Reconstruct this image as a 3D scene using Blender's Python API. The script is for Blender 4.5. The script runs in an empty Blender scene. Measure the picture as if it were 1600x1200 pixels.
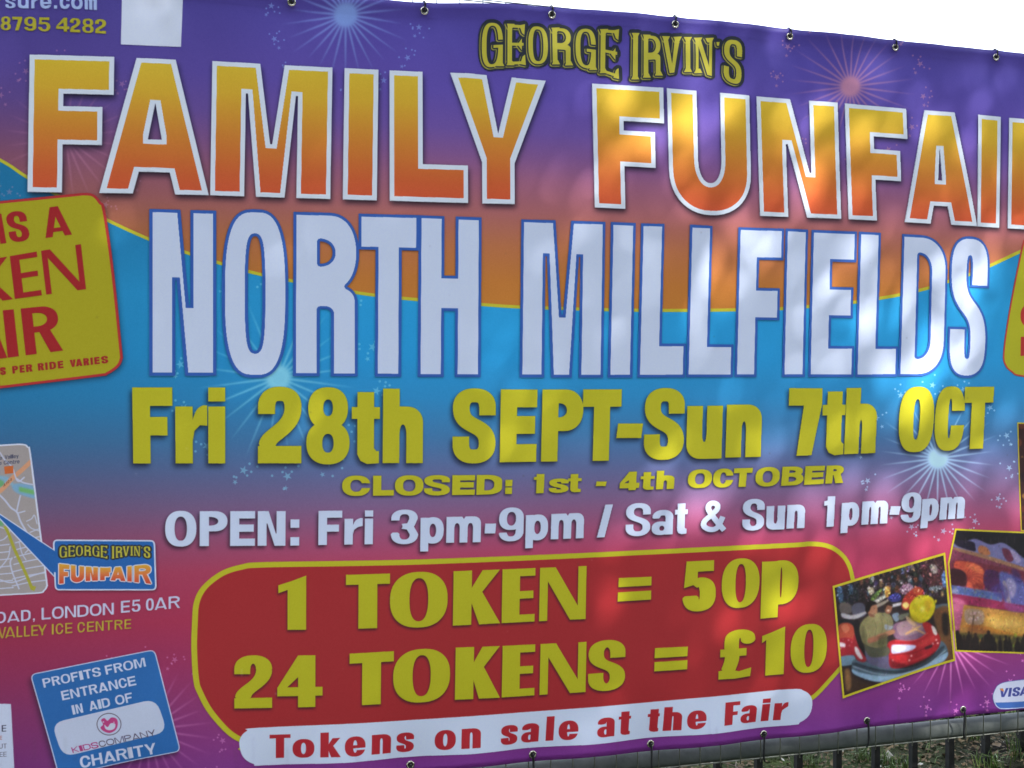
import bpy, math, random
import numpy as np

# ------------------------------------------------------------------ camera, sky, sun, exposure
sc = bpy.context.scene
YAW = math.radians(15.0)
CAM_DIST, EYE = 3.41, 1.6
cam_data = bpy.data.cameras.new('camera')
cam_data.sensor_width = 36.0
cam_data.lens = 36.0
cam_data.clip_start = 0.05
cam_data.clip_end = 2000.0
cam = bpy.data.objects.new('camera', cam_data)
sc.collection.objects.link(cam)
cam.location = (0.0, -CAM_DIST - 0.026, EYE)
cam.rotation_euler = (math.pi / 2, 0.0, -YAW)
sc.camera = cam

SUN_EL, SUN_AZ = math.radians(40.0), math.radians(32.0)      # azimuth measured from the banner's normal towards +X
SUN = np.array((math.sin(SUN_AZ) * math.cos(SUN_EL), -math.cos(SUN_AZ) * math.cos(SUN_EL), math.sin(SUN_EL)))
world = bpy.data.worlds.new('World')
sc.world = world
world.use_nodes = True
wn = world.node_tree
bg = wn.nodes['Background']
sky = wn.nodes.new('ShaderNodeTexSky')
sky.sky_type = 'NISHITA'
sky.sun_disc = False
sky.sun_elevation = SUN_EL
sky.sun_rotation = math.pi - SUN_AZ
sky.air_density = 1.0
sky.dust_density = 1.5
sky.ozone_density = 1.5
# thin bright cloud over most of the sky
tcw = wn.nodes.new('ShaderNodeTexCoord')
cn = wn.nodes.new('ShaderNodeTexNoise'); cn.inputs['Scale'].default_value = 2.2; cn.inputs['Detail'].default_value = 7; cn.inputs['Roughness'].default_value = .55
cr_ = wn.nodes.new('ShaderNodeValToRGB')
cr_.color_ramp.elements[0].position = .30; cr_.color_ramp.elements[0].color = (.62, .62, .62, 1)
cr_.color_ramp.elements[1].position = .55; cr_.color_ramp.elements[1].color = (.95, .95, .95, 1)
cm = wn.nodes.new('ShaderNodeMix'); cm.data_type = 'RGBA'
cm.inputs['B'].default_value = (4.6, 5.0, 5.7, 1)
wn.links.new(tcw.outputs['Generated'], cn.inputs['Vector']); wn.links.new(cn.outputs['Fac'], cr_.inputs['Fac'])
wn.links.new(cr_.outputs['Color'], cm.inputs['Factor']); wn.links.new(sky.outputs['Color'], cm.inputs['A'])
wn.links.new(cm.outputs['Result'], bg.inputs['Color'])
bg.inputs['Strength'].default_value = 0.15
sun_data = bpy.data.lights.new('sun', 'SUN')
sun_data.energy = 2.2
sun_data.angle = math.radians(0.55)
sun_data.color = (1.0, 0.96, 0.90)
sun_ob = bpy.data.objects.new('sun', sun_data)
sc.collection.objects.link(sun_ob)
from mathutils import Vector
sun_ob.rotation_euler = Vector(SUN).to_track_quat('Z', 'Y').to_euler()
sun_ob.location = (6, -10, 12)
sc.view_settings.view_transform = 'Standard'
sc.view_settings.look = 'None'
sc.view_settings.gamma = 1.0
sc.view_settings.use_curve_mapping = False
sc.view_settings.exposure = 2.12
sc.cycles.max_bounces = 6
# ------------------------------------------------------------------ the banner's artwork, drawn as vectors and rastered once
# The artwork is laid out in sheet units (1 unit is about 2.4 mm near the middle of the sheet).  sheet_to_wall turns
# a layout point into metres along the banner (X) and above the ground (Z).
def sheet_to_wall(x, y):
    a = (np.asarray(x, float) - 800.0) / 1600.0
    b = (600.0 - np.asarray(y, float)) / 1600.0
    t = 3.41 / (math.cos(YAW) - a * math.sin(YAW))
    return t * (math.sin(YAW) + a * math.cos(YAW)), 1.6 + t * b

RES = 620.0
WX0, WX1, WZ0, WZ1 = -1.95, 4.35, 0.22, 2.98
TW, TH = int((WX1 - WX0) * RES), int((WZ1 - WZ0) * RES)

def to_tex(P):
    P = np.asarray(P, float)
    X, Z = sheet_to_wall(P[:, 0], P[:, 1])
    return np.stack([(X - WX0) * RES, (WZ1 - Z) * RES], 1)

def area(P):
    x, y = P[:, 0], P[:, 1]
    return 0.5 * np.sum(x * np.roll(y, -1) - np.roll(x, -1) * y)

def raster(polys, box, SS=4):
    """coverage of a set of texture-space polygons over box (x0, y0, x1, y1)"""
    x0, y0, x1, y1 = box
    w, h = x1 - x0, y1 - y0
    acc = np.zeros((h * SS, w + 2))
    for P in polys:
        if abs(area(P)) < 1e-9: continue
        if area(P) < 0: P = P[::-1]
        A = P - (x0, y0); B = np.roll(A, -1, 0)
        ya, yb = A[:, 1] * SS, B[:, 1] * SS
        sgn = np.where(yb > ya, 1.0, -1.0)
        lo, hi = np.minimum(ya, yb), np.maximum(ya, yb)
        r0 = np.clip(np.ceil(lo - 0.5), 0, h * SS).astype(int)
        r1 = np.clip(np.ceil(hi - 0.5), 0, h * SS).astype(int)
        n = np.maximum(r1 - r0, 0)
        if n.sum() == 0: continue
        e = np.repeat(np.arange(len(A)), n)
        row = np.arange(n.sum()) - np.repeat(np.cumsum(n) - n, n) + r0[e]
        t = (row + 0.5 - ya[e]) / (yb[e] - ya[e])
        xx = np.clip(A[e, 0] + t * (B[e, 0] - A[e, 0]), 0, w - 1e-3)
        ix = np.floor(xx).astype(int); f = xx - ix
        np.add.at(acc, (row, ix), sgn[e] * (1 - f))
        np.add.at(acc, (row, ix + 1), sgn[e] * f)
    c = np.minimum(np.abs(np.cumsum(acc, 1)), 1.0)[:, :w]
    return c.reshape(h, SS, w).mean(1)

def blur1(m, r):
    r = max(1, int(round(r)))
    k = 2 * r + 1
    for ax in (0, 1):
        p = np.pad(m, [(r + 1, r) if i == ax else (0, 0) for i in range(m.ndim)], mode='edge')
        c = np.cumsum(p, ax)
        m = (np.take(c, range(k, c.shape[ax]), ax) - np.take(c, range(0, c.shape[ax] - k), ax)) / k
    return m
def blur(m, r):
    for _ in range(3): m = blur1(m, r * 0.6)
    return m

def dilate(m, r, square=False):
    r = int(round(r))
    if r <= 0: return m
    h, w = m.shape
    if square:
        for ax in (0, 1):
            p = np.pad(m, [(r, r) if i == ax else (0, 0) for i in (0, 1)])
            o = m.copy()
            for k in range(2 * r + 1):
                s = p[k:k + h, :] if ax == 0 else p[:, k:k + w]
                np.maximum(o, s, out=o)
            m = o
        return m
    p = np.pad(m, r); o = m.copy()
    for dy in range(-r, r + 1):
        hw = int(math.sqrt(r * r - dy * dy) + 0.3)
        for dx in {-hw, -hw // 2, 0, hw // 2, hw} | set(range(-hw, hw + 1, 2)):
            np.maximum(o, p[r + dy:r + dy + h, r + dx:r + dx + w], out=o)
    return o

CV = np.zeros((TH, TW, 3))
def bbox(polys, pad=4):
    A = np.concatenate(polys)
    x0, y0 = np.floor(A.min(0)).astype(int) - pad
    x1, y1 = np.ceil(A.max(0)).astype(int) + pad
    return max(0, x0), max(0, y0), min(TW, x1), min(TH, y1)

def tex_mask(ops, pad=4):
    """ops: list of ('+' or '-', [polygons in sheet units]) -> (box, mask)"""
    ops = [(k, [to_tex(P) for P in ps]) for k, ps in ops if len(ps)]
    if not ops: return None
    box = bbox([P for k, ps in ops for P in ps], pad)
    if box[2] - box[0] < 2 or box[3] - box[1] < 2: return None
    m = np.zeros((box[3] - box[1], box[2] - box[0]))
    for k, ps in ops:
        c = raster(ps, box)
        m = np.maximum(m, c) if k == '+' else m * (1 - c)
    return box, m

def col(c): return np.array(c, float) / 255.0
def paint(box, m, color, alpha=1.0, clip=None):
    x0, y0, x1, y1 = box
    if clip is not None: m = m * clip[y0:y1, x0:x1]
    a = (m * alpha)[:, :, None]
    c = color if isinstance(color, np.ndarray) and color.ndim == 3 else col(color)
    CV[y0:y1, x0:x1] = CV[y0:y1, x0:x1] * (1 - a) + c * a
def vgrad(box, stops, y0=None, y1=None):
    h = box[3] - box[1]
    a, b = (0, h) if y0 is None else (y0 - box[1], y1 - box[1])
    t = (np.arange(h) + 0.5 - a) / (b - a)
    s = np.array([q[0] for q in stops]); c = np.array([q[1] for q in stops], float) / 255
    g = np.stack([np.interp(t, s, c[:, k]) for k in range(3)], 1)
    return np.repeat(g[:, None, :], box[2] - box[0], 1)
def shape(P, color, blur_r=0, alpha=1.0, clip=None):
    polys = P if isinstance(P, list) and len(P) and np.ndim(P[0]) == 2 else [P]
    r = tex_mask([('+', [np.asarray(q, float) for q in polys])], 4 + int(3 * blur_r))
    if r is None: return
    box, m = r
    if blur_r: m = blur(m, blur_r)
    paint(box, m, color, alpha, clip)

PARTS = []       # (name, label, mask) of each printed part; becomes a thin printed layer of the banner further down
def keep(name, label, items):
    """a printed part; a line of lettering keeps each of its letters apart"""
    if name == 'lettering' and len(items) > 1 and 'arched' not in label:
        PARTS.append((name, label, [(b, np.asarray(m, np.float32)) for b, m in items])); return
    x0 = min(b[0] for b, m in items); y0 = min(b[1] for b, m in items)
    x1 = max(b[2] for b, m in items); y1 = max(b[3] for b, m in items)
    M = np.zeros((y1 - y0, x1 - x0), np.float32)
    for b, m in items:
        v = M[b[1] - y0:b[3] - y0, b[0] - x0:b[2] - x0]
        np.maximum(v, m, out=v)
    PARTS.append((name, label, [((x0, y0, x1, y1), M)]))

# ------------------------------------------------------------------ shapes and letters
def catmull(P, n=8, closed=False):
    P = np.asarray(P, float)
    Q = np.concatenate([P[-1:], P, P[:2]]) if closed else np.concatenate([2 * P[:1] - P[1:2], P, 2 * P[-1:] - P[-2:-1]])
    out = []
    for i in range(1, len(Q) - 2):
        t = np.linspace(0, 1, n, endpoint=False)[:, None]
        a, b, c, d = Q[i - 1], Q[i], Q[i + 1], Q[i + 2]
        out.append(0.5 * (2 * b + (c - a) * t + (2 * a - 5 * b + 4 * c - d) * t ** 2 + (3 * b - a - 3 * c + d) * t ** 3))
    if not closed: out.append(P[-1:])
    return np.concatenate(out)
def rect(x0, y0, x1, y1): return np.array([(x0, y0), (x1, y0), (x1, y1), (x0, y1)], float)
def se(cx, cy, rx, ry, n=2.35, a0=0, a1=360, N=48):
    a = np.radians(np.linspace(a0, a1, N))
    c, s = np.cos(a), np.sin(a)
    return np.stack([cx + rx * np.sign(c) * np.abs(c) ** (2 / n), cy + ry * np.sign(s) * np.abs(s) ** (2 / n)], 1)
def rr(x0, y0, x1, y1, rx, ry=None, corners='1234', n=2.2):
    """rounded rectangle, corners: 1 top left, 2 top right, 3 bottom right, 4 bottom left"""
    ry = rx if ry is None else ry
    rx, ry = min(rx, abs(x1 - x0) if corners in ('23', '14') else abs(x1 - x0) / 2), min(ry, abs(y1 - y0) / 2)
    o = []
    for k, cx, cy, a in (('1', x0 + rx, y0 + ry, 180), ('2', x1 - rx, y0 + ry, 270), ('3', x1 - rx, y1 - ry, 0), ('4', x0 + rx, y1 - ry, 90)):
        if k in corners: o += list(se(cx, cy, rx, ry, n, a, a + 90, 12))
        else: o.append({'1': (x0, y0), '2': (x1, y0), '3': (x1, y1), '4': (x0, y1)}[k])
    return np.array(o, float)
def pen(P, s, h, n=10, closed=False, w=None):
    """a stroke whose vertical runs are s wide and whose horizontal runs are h thick"""
    C = catmull(P, n, closed) if n > 1 else np.asarray(P, float)
    if closed: C = np.concatenate([C, C[:2]])
    T = np.gradient(C, axis=0); T /= np.linalg.norm(T, axis=1)[:, None] + 1e-9
    N = np.stack([-T[:, 1], T[:, 0]], 1)
    k = 0.5 * np.sqrt((s * N[:, 0]) ** 2 + (h * N[:, 1]) ** 2)
    if w is not None: k = k * np.interp(np.linspace(0, 1, len(C)), np.linspace(0, 1, len(w)), w)
    A, B = C + N * k[:, None], C - N * k[:, None]
    out = []
    for i in range(len(C) - 1):
        q = np.array([A[i], A[i + 1], B[i + 1], B[i]])
        if abs(area(q)) > 1e-9: out.append(q)
    return out

def arc(cx, cy, rx, ry, a0, a1, n=2.35, N=16): return se(cx, cy, rx, ry, n, a0, a1, N)
def bez(p0, p1, p2, p3, N=16):
    t = np.linspace(0, 1, N)[:, None]; p0, p1, p2, p3 = map(np.array, (p0, p1, p2, p3))
    return (1 - t) ** 3 * p0 + 3 * t * (1 - t) ** 2 * p1 + 3 * t * t * (1 - t) * p2 + t ** 3 * p3
def nib(P, s, h, caps=False):
    """an elliptical nib (s wide, h high) drawn along a path"""
    C = np.asarray(P, float); a, b = s / 2, h / 2
    keep_ = np.concatenate([[True], np.linalg.norm(np.diff(C, axis=0), axis=1) > 1e-6]); C = C[keep_]
    out = []
    th = np.radians(np.arange(0, 360, 20)); E = np.stack([a * np.cos(th), b * np.sin(th)], 1) * .995
    D = np.diff(C, axis=0); D /= np.linalg.norm(D, axis=1)[:, None]
    N_ = np.stack([-D[:, 1], D[:, 0]], 1)
    O = np.stack([a * a * N_[:, 0], b * b * N_[:, 1]], 1) / np.sqrt((a * N_[:, 0]) ** 2 + (b * N_[:, 1]) ** 2)[:, None]
    for i in range(len(D)): out.append(np.array([C[i] + O[i], C[i + 1] + O[i], C[i + 1] - O[i], C[i] - O[i]]))
    for i in range(0 if caps else 1, len(C) - (0 if caps else 1)): out.append(C[i] + E)
    return out

ADV = {'I': .38, 'i': .36, 'l': .36, '.': .36, ',': .36, ':': .4, "'": .3, 'M': 1.12, 'm': 1.1, 'W': 1.2, 't': .48, 'r': .5, '-': .5, ' ': .4,
       'A': .95, 'O': .98, 'G': .96, 'N': .92, 'E': .8, 'F': .76, 'L': .76, 'T': .8, 'S': .85, 'f': .45, '1': .5, 'D': .92, 'V': .9, 'Y': .9}
def adv(c): return ADV.get(c, 0.84 if c.isupper() or c.isdigit() else 0.72)

def glyph(c, W, H, s, h, xh=0.27, thin=None, desc=0.28):
    """outline of one letter in a W by H box (y down, 0 = cap line, H = baseline); s stem, h bar thickness"""
    R = lambda *a: ('+', [rect(*a)])
    M = lambda *a: ('-', [rect(*a)])
    Pp = lambda *p: ('+', [np.array(p, float)])
    Pm = lambda *p: ('-', [np.array(p, float)])
    t = s if thin is None else thin
    xt = xh * H; lh = H - xt; o = 0.012 * H
    x = c
    hc = h * (.78 if h > .18 * H else 1.0)                     # round letters are thinner than bars at top and bottom
    nq = 2.35 + .45 * min(1.5, max(0, H / W - 1.3))
    if x in 'O0Q': return [('+', [se(W / 2, H / 2, W / 2, H / 2 + o, nq)]), ('-', [se(W / 2, H / 2, W / 2 - s, H / 2 + o - hc, nq)])]
    if x == 'I': return [R(0, 0, W, H)]
    if x == 'E': return [R(0, 0, s, H), R(0, 0, W, h), R(0, H * .49 - h / 2, W * .95, H * .49 + h / 2), R(0, H - h, W, H)]
    if x == 'F': return [R(0, 0, s, H), R(0, 0, W, h), R(0, H * .51 - h / 2, W * (.87 if W > .45 * H else .94), H * .51 + h / 2)]
    if x == 'L': return [R(0, 0, s, H), R(0, H - h, W, H)]
    if x == 'H': return [R(0, 0, s, H), R(W - s, 0, W, H), R(0, H * .48 - h / 2, W, H * .48 + h / 2)]
    if x == 'T': return [R(0, 0, W, h), R(W / 2 - s / 2, 0, W / 2 + s / 2, H)]
    if x == 'N':
        if thin is None:
            tb, yn = min(s * 1.2, W * .48), min(.92, 1 - 1.1 * s / W)
            return [Pp((0, 0), (tb, 0), (W - s - .02 * W, yn * H), (W - s, yn * H), (W - s, 0), (W, 0), (W, H), (W - tb, H), (s + .02 * W, H - yn * H), (s, H - yn * H), (s, H), (0, H))]
        return [R(0, 0, t, H), R(W - t, 0, W, H), Pp((0, 0), (s * .95, 0), (W, H), (W - s * .95, H))]
    if x == 'M':
        k = min(1.0, s / (.27 * W)); tb = s + .115 * W * k + .03 * W * (1 - k); f = s * .42; ys = .23 * k * H; yn = (1 - .4 * k) * H
        return [Pp((0, 0), (tb, 0), (W * .492, yn), (W * .508, yn), (W - tb, 0), (W, 0), (W, H), (W - s, H), (W - s, ys), (W * .984 - s, ys), (W / 2 + f, H), (W / 2 - f, H), (s + .016 * W, ys), (s, ys), (s, H), (0, H))]
    if x == 'A':
        a = s * .58; lw = s * 1.0; ch = .26 * H if s > .26 * W else .22 * H
        sl = (W / 2 - a) / H
        yb1, yb0 = H - ch * .62, H - ch * .62 - h * .85
        yc = H * .33 if s > .22 * W else H * .2
        kx = lambda y: lw + (H - y) * sl
        return [Pp((0, H), (W / 2 - a, 0), (W / 2 + a, 0), (W, H), (W - t if thin is None else W - s, H), (W - kx(yb1) + (0 if thin is None else 0), yb1), (kx(yb1), yb1), (t, H)),
                Pm((kx(yb0), yb0), (W - kx(yb0), yb0), (W / 2, yc))]
    if x == 'V': return [Pp((0, 0), (s * 1.05, 0), (W / 2 + .02 * W, H * .74 if s > .25 * W else H * .84), (W - t * 1.05, 0), (W, 0), (W / 2 + s * .5, H), (W / 2 - s * .5, H))]
    if x == 'Y': return [Pp((0, 0), (s * 1.12, 0), (W / 2, H * .45), (W - s * 1.05, 0), (W, 0), (W / 2 + s / 2, H * .68), (W / 2 + s / 2, H), (W / 2 - s / 2, H), (W / 2 - s / 2, H * .68))]
    if x == 'K': return [R(0, 0, s, H), Pp((s * .7, H * .48), (W - s * 1.0, 0), (W * .98, 0), (s * 1.05, H * .62)), Pp((s * .8, H * .42), (s * 1.5, H * .36), (W, H), (W - s * 1.15, H))]
    if x == 'U': return [('+', [rr(0, 0, W, H + o, W / 2, H * .36, '34')]), ('-', [rr(s, -2, W - s, H - h, (W - 2 * s) / 2, H * .2, '34')])]
    if x == 'J': return [R(W - s, 0, W, H * .7)] + [('+', pen([(W - s / 2, H * .6), (W * .55, H - h / 2), (s / 2, H * .7)], s, h))]
    if x == 'D': return [('+', [rr(0, 0, W, H, W * .6, H * (.34 if W > .45 * H else .25), '23')]), ('-', [rr(s, hc, W - s, H - hc, W * .3, H * (.26 if W > .45 * H else .12), '23')])]
    if x in 'PRB':
        ph = H * (.58 if x == 'P' else (.54 if W > .5 * H else .49)); h = hc
        o1 = [('+', [rr(0, 0, W * (1 if x != 'B' else .95), ph, W * .45, ph / 2, '23')])]
        if x == 'B': o1 += [('+', [rr(0, ph - h, W, H, W * .45, (H - ph + h) / 2, '23')])]
        o1 += [('-', [rr(s, h, W * (1 if x != 'B' else .95) - s, ph - h, W * .3, ph / 2 - h, '23')])]
        if x == 'B': o1 += [('-', [rr(s, ph, W - s, H - h, W * .3, (H - ph - h) / 2, '23')])]
        if x == 'R':
            if W < .5 * H: o1 += [('+', [rr(s * .9, ph - .05 * H, W * .98, H, W * .42, H * .11, '2')]), ('-', [rr(s, ph + .1 * H, W * .98 - s, H + 2, W * .12, H * .03, '2')]), M(s, H - .01, W * .98 - s, H + 3)]
            else: o1 += [Pp((W * .38, ph - h), (W * .38 + s * 1.0, ph - h), (W * 1.04, H), (W * 1.04 - s * 1.15, H))]
            o1 += [R(0, 0, s, H)]
        if x == 'P': o1 += [R(0, 0, s, H)]
        return o1
    if x in 'CG':
        r = [('+', [se(W / 2, H / 2, W / 2, H / 2 + o, nq)]), ('-', [se(W / 2, H / 2, W / 2 - s, H / 2 + o - hc, nq)]), M(W * .52, H * .38, W + 2, H * .61)]
        if x == 'G': r += [R(W * .55, H * .5, W, H * .5 + h), R(W - s, H * .5, W, H * .97), ('-', [rect(W - s * .2, H * .98, W + 1, H * 1.1)])]
        return r
    def ess(y0, y1, s, h, W):
        L = y1 - y0; q = (W - s) / 2; c1, c2 = y0 + L * .27, y1 - L * .27
        k = L * .36
        return [('+', nib(np.concatenate([[(W - s / 2, y0 + k + h / 2)], arc(W / 2, c1, q, L * .27 - h / 2, 0, -90, nq), arc(W / 2, c1, q, L * .27 - h / 2, -90, -180, nq)]), s, h)),
                ('-', [rect(W - s - 1, y0 + k, W + 2, y0 + k + h + 2)]),
                ('+', nib(np.concatenate([arc(W / 2, c2, q, L * .27 - h / 2, 0, 90, nq), arc(W / 2, c2, q, L * .27 - h / 2, 90, 180, nq), [(s / 2, y1 - k - h / 2)]]), s, h)),
                ('-', [rect(-2, y1 - k - h - 2, s + 1, y1 - k)]),
                ('+', nib(bez((s / 2, c1), (s / 2, y0 + L * .55), (W - s / 2, y0 + L * .45), (W - s / 2, c2), 24), s, h * 1.05, True))]
    if x == 'S': return ess(-o, H + o, s, hc, W)
    if x == 's': return ess(xt - o, H + o, s * .95, hc * .85, W)
    if x == '!': return [Pp((0, H * .17), (W * .45, H * .1), (W, 0), (W, H), (W - s, H), (W - s, H * .26), (0, H * .32))]
    if x == '1': return [R(W - s, 0, W, H), Pp((0, H * .3), (0, H * .16), (W * .3, H * .13), (W - s * .8, 0), (W, 0), (W, H * .2), (W - s, H * .3))]
    if x == '2':
        q = (W - s) / 2
        return [('+', nib(np.concatenate([[(s / 2, H * .38)], arc(W / 2, H * .27, q, H * .27 - hc / 2 + o, 180, 270, nq), arc(W / 2, H * .27, q, H * .27 - hc / 2 + o, 270, 360, nq)]), s, hc)), ('-', [rect(-2, H * .35, s + 1, H * .35 + h + 4)]),
                ('+', nib(bez((W - s / 2, H * .27), (W - s / 2, H * .55), (s * .55, H * .62), (s * .55, H - h), 20), s, hc)), R(0, H - h * .95, W, H)]
    if x == '3':
        q = (W - s) / 2; g = hc * .9
        return [('+', nib(np.concatenate([[(s / 2, H * .34)], arc(W / 2, H * .26, q, H * .26 - g / 2 + o, 180, 270), arc(W / 2, H * .26, q - W * .02, H * .26 - g / 2 + o, 270, 360), [(W * .72, H * .45), (W * .42, H * .48)]]), s, g)), ('-', [rect(-2, H * .31, s + 1, H * .69)]),
                ('+', nib(np.concatenate([[(W * .42, H * .49), (W * .7, H * .52)], arc(W / 2, H * .72, q, H * .28 - g / 2 + o, 0, 90), arc(W / 2, H * .72, q, H * .28 - g / 2 + o, 90, 180), [(s / 2, H * .7)]]), s, g)), ('-', [rect(-2, H * .4, s * .9, H * .66)])]
    if x == '4': return [R(W * .84 - s, 0, W * .84, H), Pp((W * .84 - s, 0), (W * .84 - s * .2, 0), (W * .84 - s * .2, h), (s * .55, H * .62), (0, H * .62)), R(0, H * .61, W, H * .61 + h)]
    if x == '5':
        q = (W - s) / 2; g = hc * .95; c2 = H * .67
        return [R(W * .1, 0, W * .93, h), Pp((W * .1, 0), (W * .1 + s * .75, 0), (W * .08 + s * .75, H * .46), (W * .04, H * .53)),
                ('+', nib(np.concatenate([[(s * .62, H * .47)], arc(W / 2, c2, q, H * .33 - g / 2 + o, -80, 0), arc(W / 2, c2, q, H * .33 - g / 2 + o, 0, 90), arc(W / 2, c2, q, H * .33 - g / 2 + o, 90, 172)]), s, g)), ('-', [rect(-3, H * .54, s * .98, H * .69)])]
    if x == '6': return glyph_flip(glyph('9', W, H, s, h), W, H)
    if x == '7': return [R(0, 0, W, h * 1.05), Pp((W - s * 1.0, h * .5), (W, h * .5), (W, h), (W * .28 + s, H), (W * .28, H), (W - s * 1.2, h))]
    if x == '8': return [('+', [se(W / 2, H * .27, W * .46, H * .28, 2.3)]), ('+', [se(W / 2, H * .73, W * .5, H * .285, 2.3)]), ('-', [se(W / 2, H * .265, W * .46 - s * .9, H * .27 - hc * .85, 2.3)]), ('-', [se(W / 2, H * .735, W * .5 - s * .95, H * .285 - hc * .85, 2.3)])]
    if x == '9': return [('+', [se(W / 2, H * .33, W * .5, H * .34, 2.3)]), ('+', nib(np.concatenate([[(W - s / 2, H * .3)], arc(W / 2, H * .7, W / 2 - s / 2, H * .3 - hc / 2 + o, 0, 90), arc(W / 2, H * .7, W / 2 - s / 2, H * .3 - hc / 2 + o, 90, 170)]), s, hc)), ('-', [rect(-3, H * .6, s * .98, H * .74)]), ('+', [se(W / 2, H * .33, W * .5, H * .34, 2.3)]), ('-', [se(W / 2, H * .33, W * .5 - s, H * .34 - hc * .9, 2.2)])]
    if x == 'o': return [('+', [se(W / 2, xt + lh / 2, W / 2, lh / 2 + o, 2.35)]), ('-', [se(W / 2, xt + lh / 2, W / 2 - s, lh / 2 + o - h, 2.2)])]
    if x == 'c': return [('+', [se(W / 2, xt + lh / 2, W / 2, lh / 2 + o, 2.35)]), ('-', [se(W / 2, xt + lh / 2, W / 2 - s, lh / 2 + o - h, 2.2)]), M(W * .55, xt + lh * .36, W + 1, xt + lh * .62)]
    if x in 'pbdq':
        r = [('+', [se(W / 2 + .03 * W, xt + lh / 2, W * .47, lh / 2 + o, 2.35)]), ('-', [se(W / 2 + .03 * W, xt + lh / 2, W * .47 - s * .95, lh / 2 + o - h, 2.2)]), R(0, xt if x == 'p' else 0, s, H * (1 + desc) if x == 'p' else H)]
        if x in 'dq': r = [(k, [np.stack([W - P[:, 0], P[:, 1]], 1) for P in ps]) for k, ps in r]
        return r
    if x in 'nh':
        return [('+', [rr(0, xt - o, W, H, W * .42, lh * .3, '2')]), ('-', [rr(s, xt + h * .95, W - s, H + 2, W * .2, lh * .2, '12')]), M(s, H - .01, W - s, H + 3), R(0, 0 if x == 'h' else xt, s, H)] 
    if x == 'm':
        q = (W - s) / 2
        return [('+', [rr(0, xt - o, W, H, W * .22, lh * .3, '2')]), ('-', [rr(s, xt + h * .95, q, H + 2, W * .1, lh * .2, '12')]), ('-', [rr(q + s, xt + h * .95, W - s, H + 2, W * .1, lh * .2, '12')]), ('-', [np.array([(q + s * .2, xt - 2), (q + s * .8, xt - 2), (q + s * .5, xt + h * .3)])])]
    if x == 'u': return [('+', [rr(0, xt, W, H + o, W * .42, lh * .3, '4')]), ('-', [rr(s, xt - 2, W - s, H - h * .95, W * .2, lh * .2, '34')]), R(W - s, xt, W, H)]
    if x == 'r': return [R(0, xt, s, H), ('+', [catmull([(s * .9, xt + lh * .3), (s + .25 * (W - s), xt + lh * .07), (W * .85, xt - o), (W, xt - o)], 5).tolist() + [(W, xt + min(h, lh * .34) * 1.05), (s + .5 * (W - s), xt + lh * .33), (s + .12 * (W - s), xt + lh * .43), (s, xt + lh * .62)]][0:1])]
    if x == 'i': return [R(0, 0, W, H * .185), R(0, xt, W, H)]
    if x == 'l': return [R(0, 0, W, H)]
    if x == 't':
        q = W * .2; g = min(h, H * .2)
        return [R(q, H * .05, q + s, H * .8), R(0, xt, W, xt + g * .8), Pp((q, H * .6), (q + s, H * .6), (q + s, H - g), (q + s * 1.15, H - g * .8), (W * .97, H - g * .82), (W * .97, H), (q + s * .6, H + o), (q + s * .2, H - g * .15), (q, H - g * .6))]
    if x == 'y': return [Pp((0, xt), (s, xt), (W / 2 + s / 2, H), (W / 2 - s * .2, H * 1.25), (W / 2 - s, H * 1.25), (W / 2 - s * .4, H)), Pp((W - s, xt), (W, xt), (W / 2 + s * .5, H), (W / 2 - s * .4, H * 1.0))]
    if x == 'k': return [R(0, 0, s, H), Pp((s * .7, H * .62), (W - s * 1.0, xt), (W * .97, xt), (s, H * .74)), Pp((s * .8, H * .58), (s * 1.5, H * .53), (W, H), (W - s * 1.15, H))]
    if x == 'e': return [('+', [se(W / 2, xt + lh / 2, W / 2, lh / 2 + o, 2.35)]), ('-', [se(W / 2, xt + lh / 2, W / 2 - s, lh / 2 + o - h, 2.2)]), R(s * .5, xt + lh * .44, W - s * .3, xt + lh * .44 + h * .8), M(W * .5, xt + lh * .44 + h * .8, W + 1, xt + lh * .70)]
    if x == 'a':
        g = min(h, .26 * lh) * .9
        return [('+', nib(np.concatenate([[(s * .6, xt + lh * .3)], arc(W * .49, xt + lh * .3, W * .47 - s / 2, lh * .3 - g / 2 + o, 190, 270), arc(W * .49, xt + lh * .3, W * .47 - s / 2, lh * .3 - g / 2 + o, 270, 360)]), s, g)), ('-', [rect(-2, xt + lh * .33, s * 1.1, xt + lh * .5)]),
                ('+', [se(W * .42, xt + lh * .73, W * .42, lh * .28, 2.3)]), ('-', [se(W * .46, xt + lh * .735, max(W * .40 - s * .85, W * .08), lh * .28 - g * .8, 2.2)]), R(W * .96 - s, xt + lh * .3, W * .96, H)]
    if x == '&': return [('+', nib(catmull([(W * .93, H * .96), (W * .62, H * .66), (W * .3, H * .3), (W * .3, H * .14), (W * .45, h * .4), (W * .62, H * .14), (W * .62, H * .28), (W * .4, H * .46), (s * .5, H * .64), (s * .45, H * .8), (W * .38, H - h * .45), (W * .66, H * .86), (W * .86, H * .52)], 5), s * .72, h * .85))]
    if x == '£': return [('+', nib(catmull([(W * .88, H * .24), (W * .84, H * .13), (W * .64, h * .45), (W * .42, H * .14), (W * .38, H * .34), (W * .4, H * .6), (W * .3, H * .82)], 6), s * .95, h * .9)), R(W * .04, H * .47 - h * .4, W * .84, H * .47 + h * .4), Pp((W * .0, H * .83), (W * .3, H * .8), (W * .62, H * .86), (W, H * .8), (W * .97, H * .98), (W * .5, H * 1.01), (0, H))]
    if x == '-': return [R(0, 0, W, H)]
    if x == '=': return [R(0, 0, W, H * .37), R(0, H * .63, W, H)]
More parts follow.
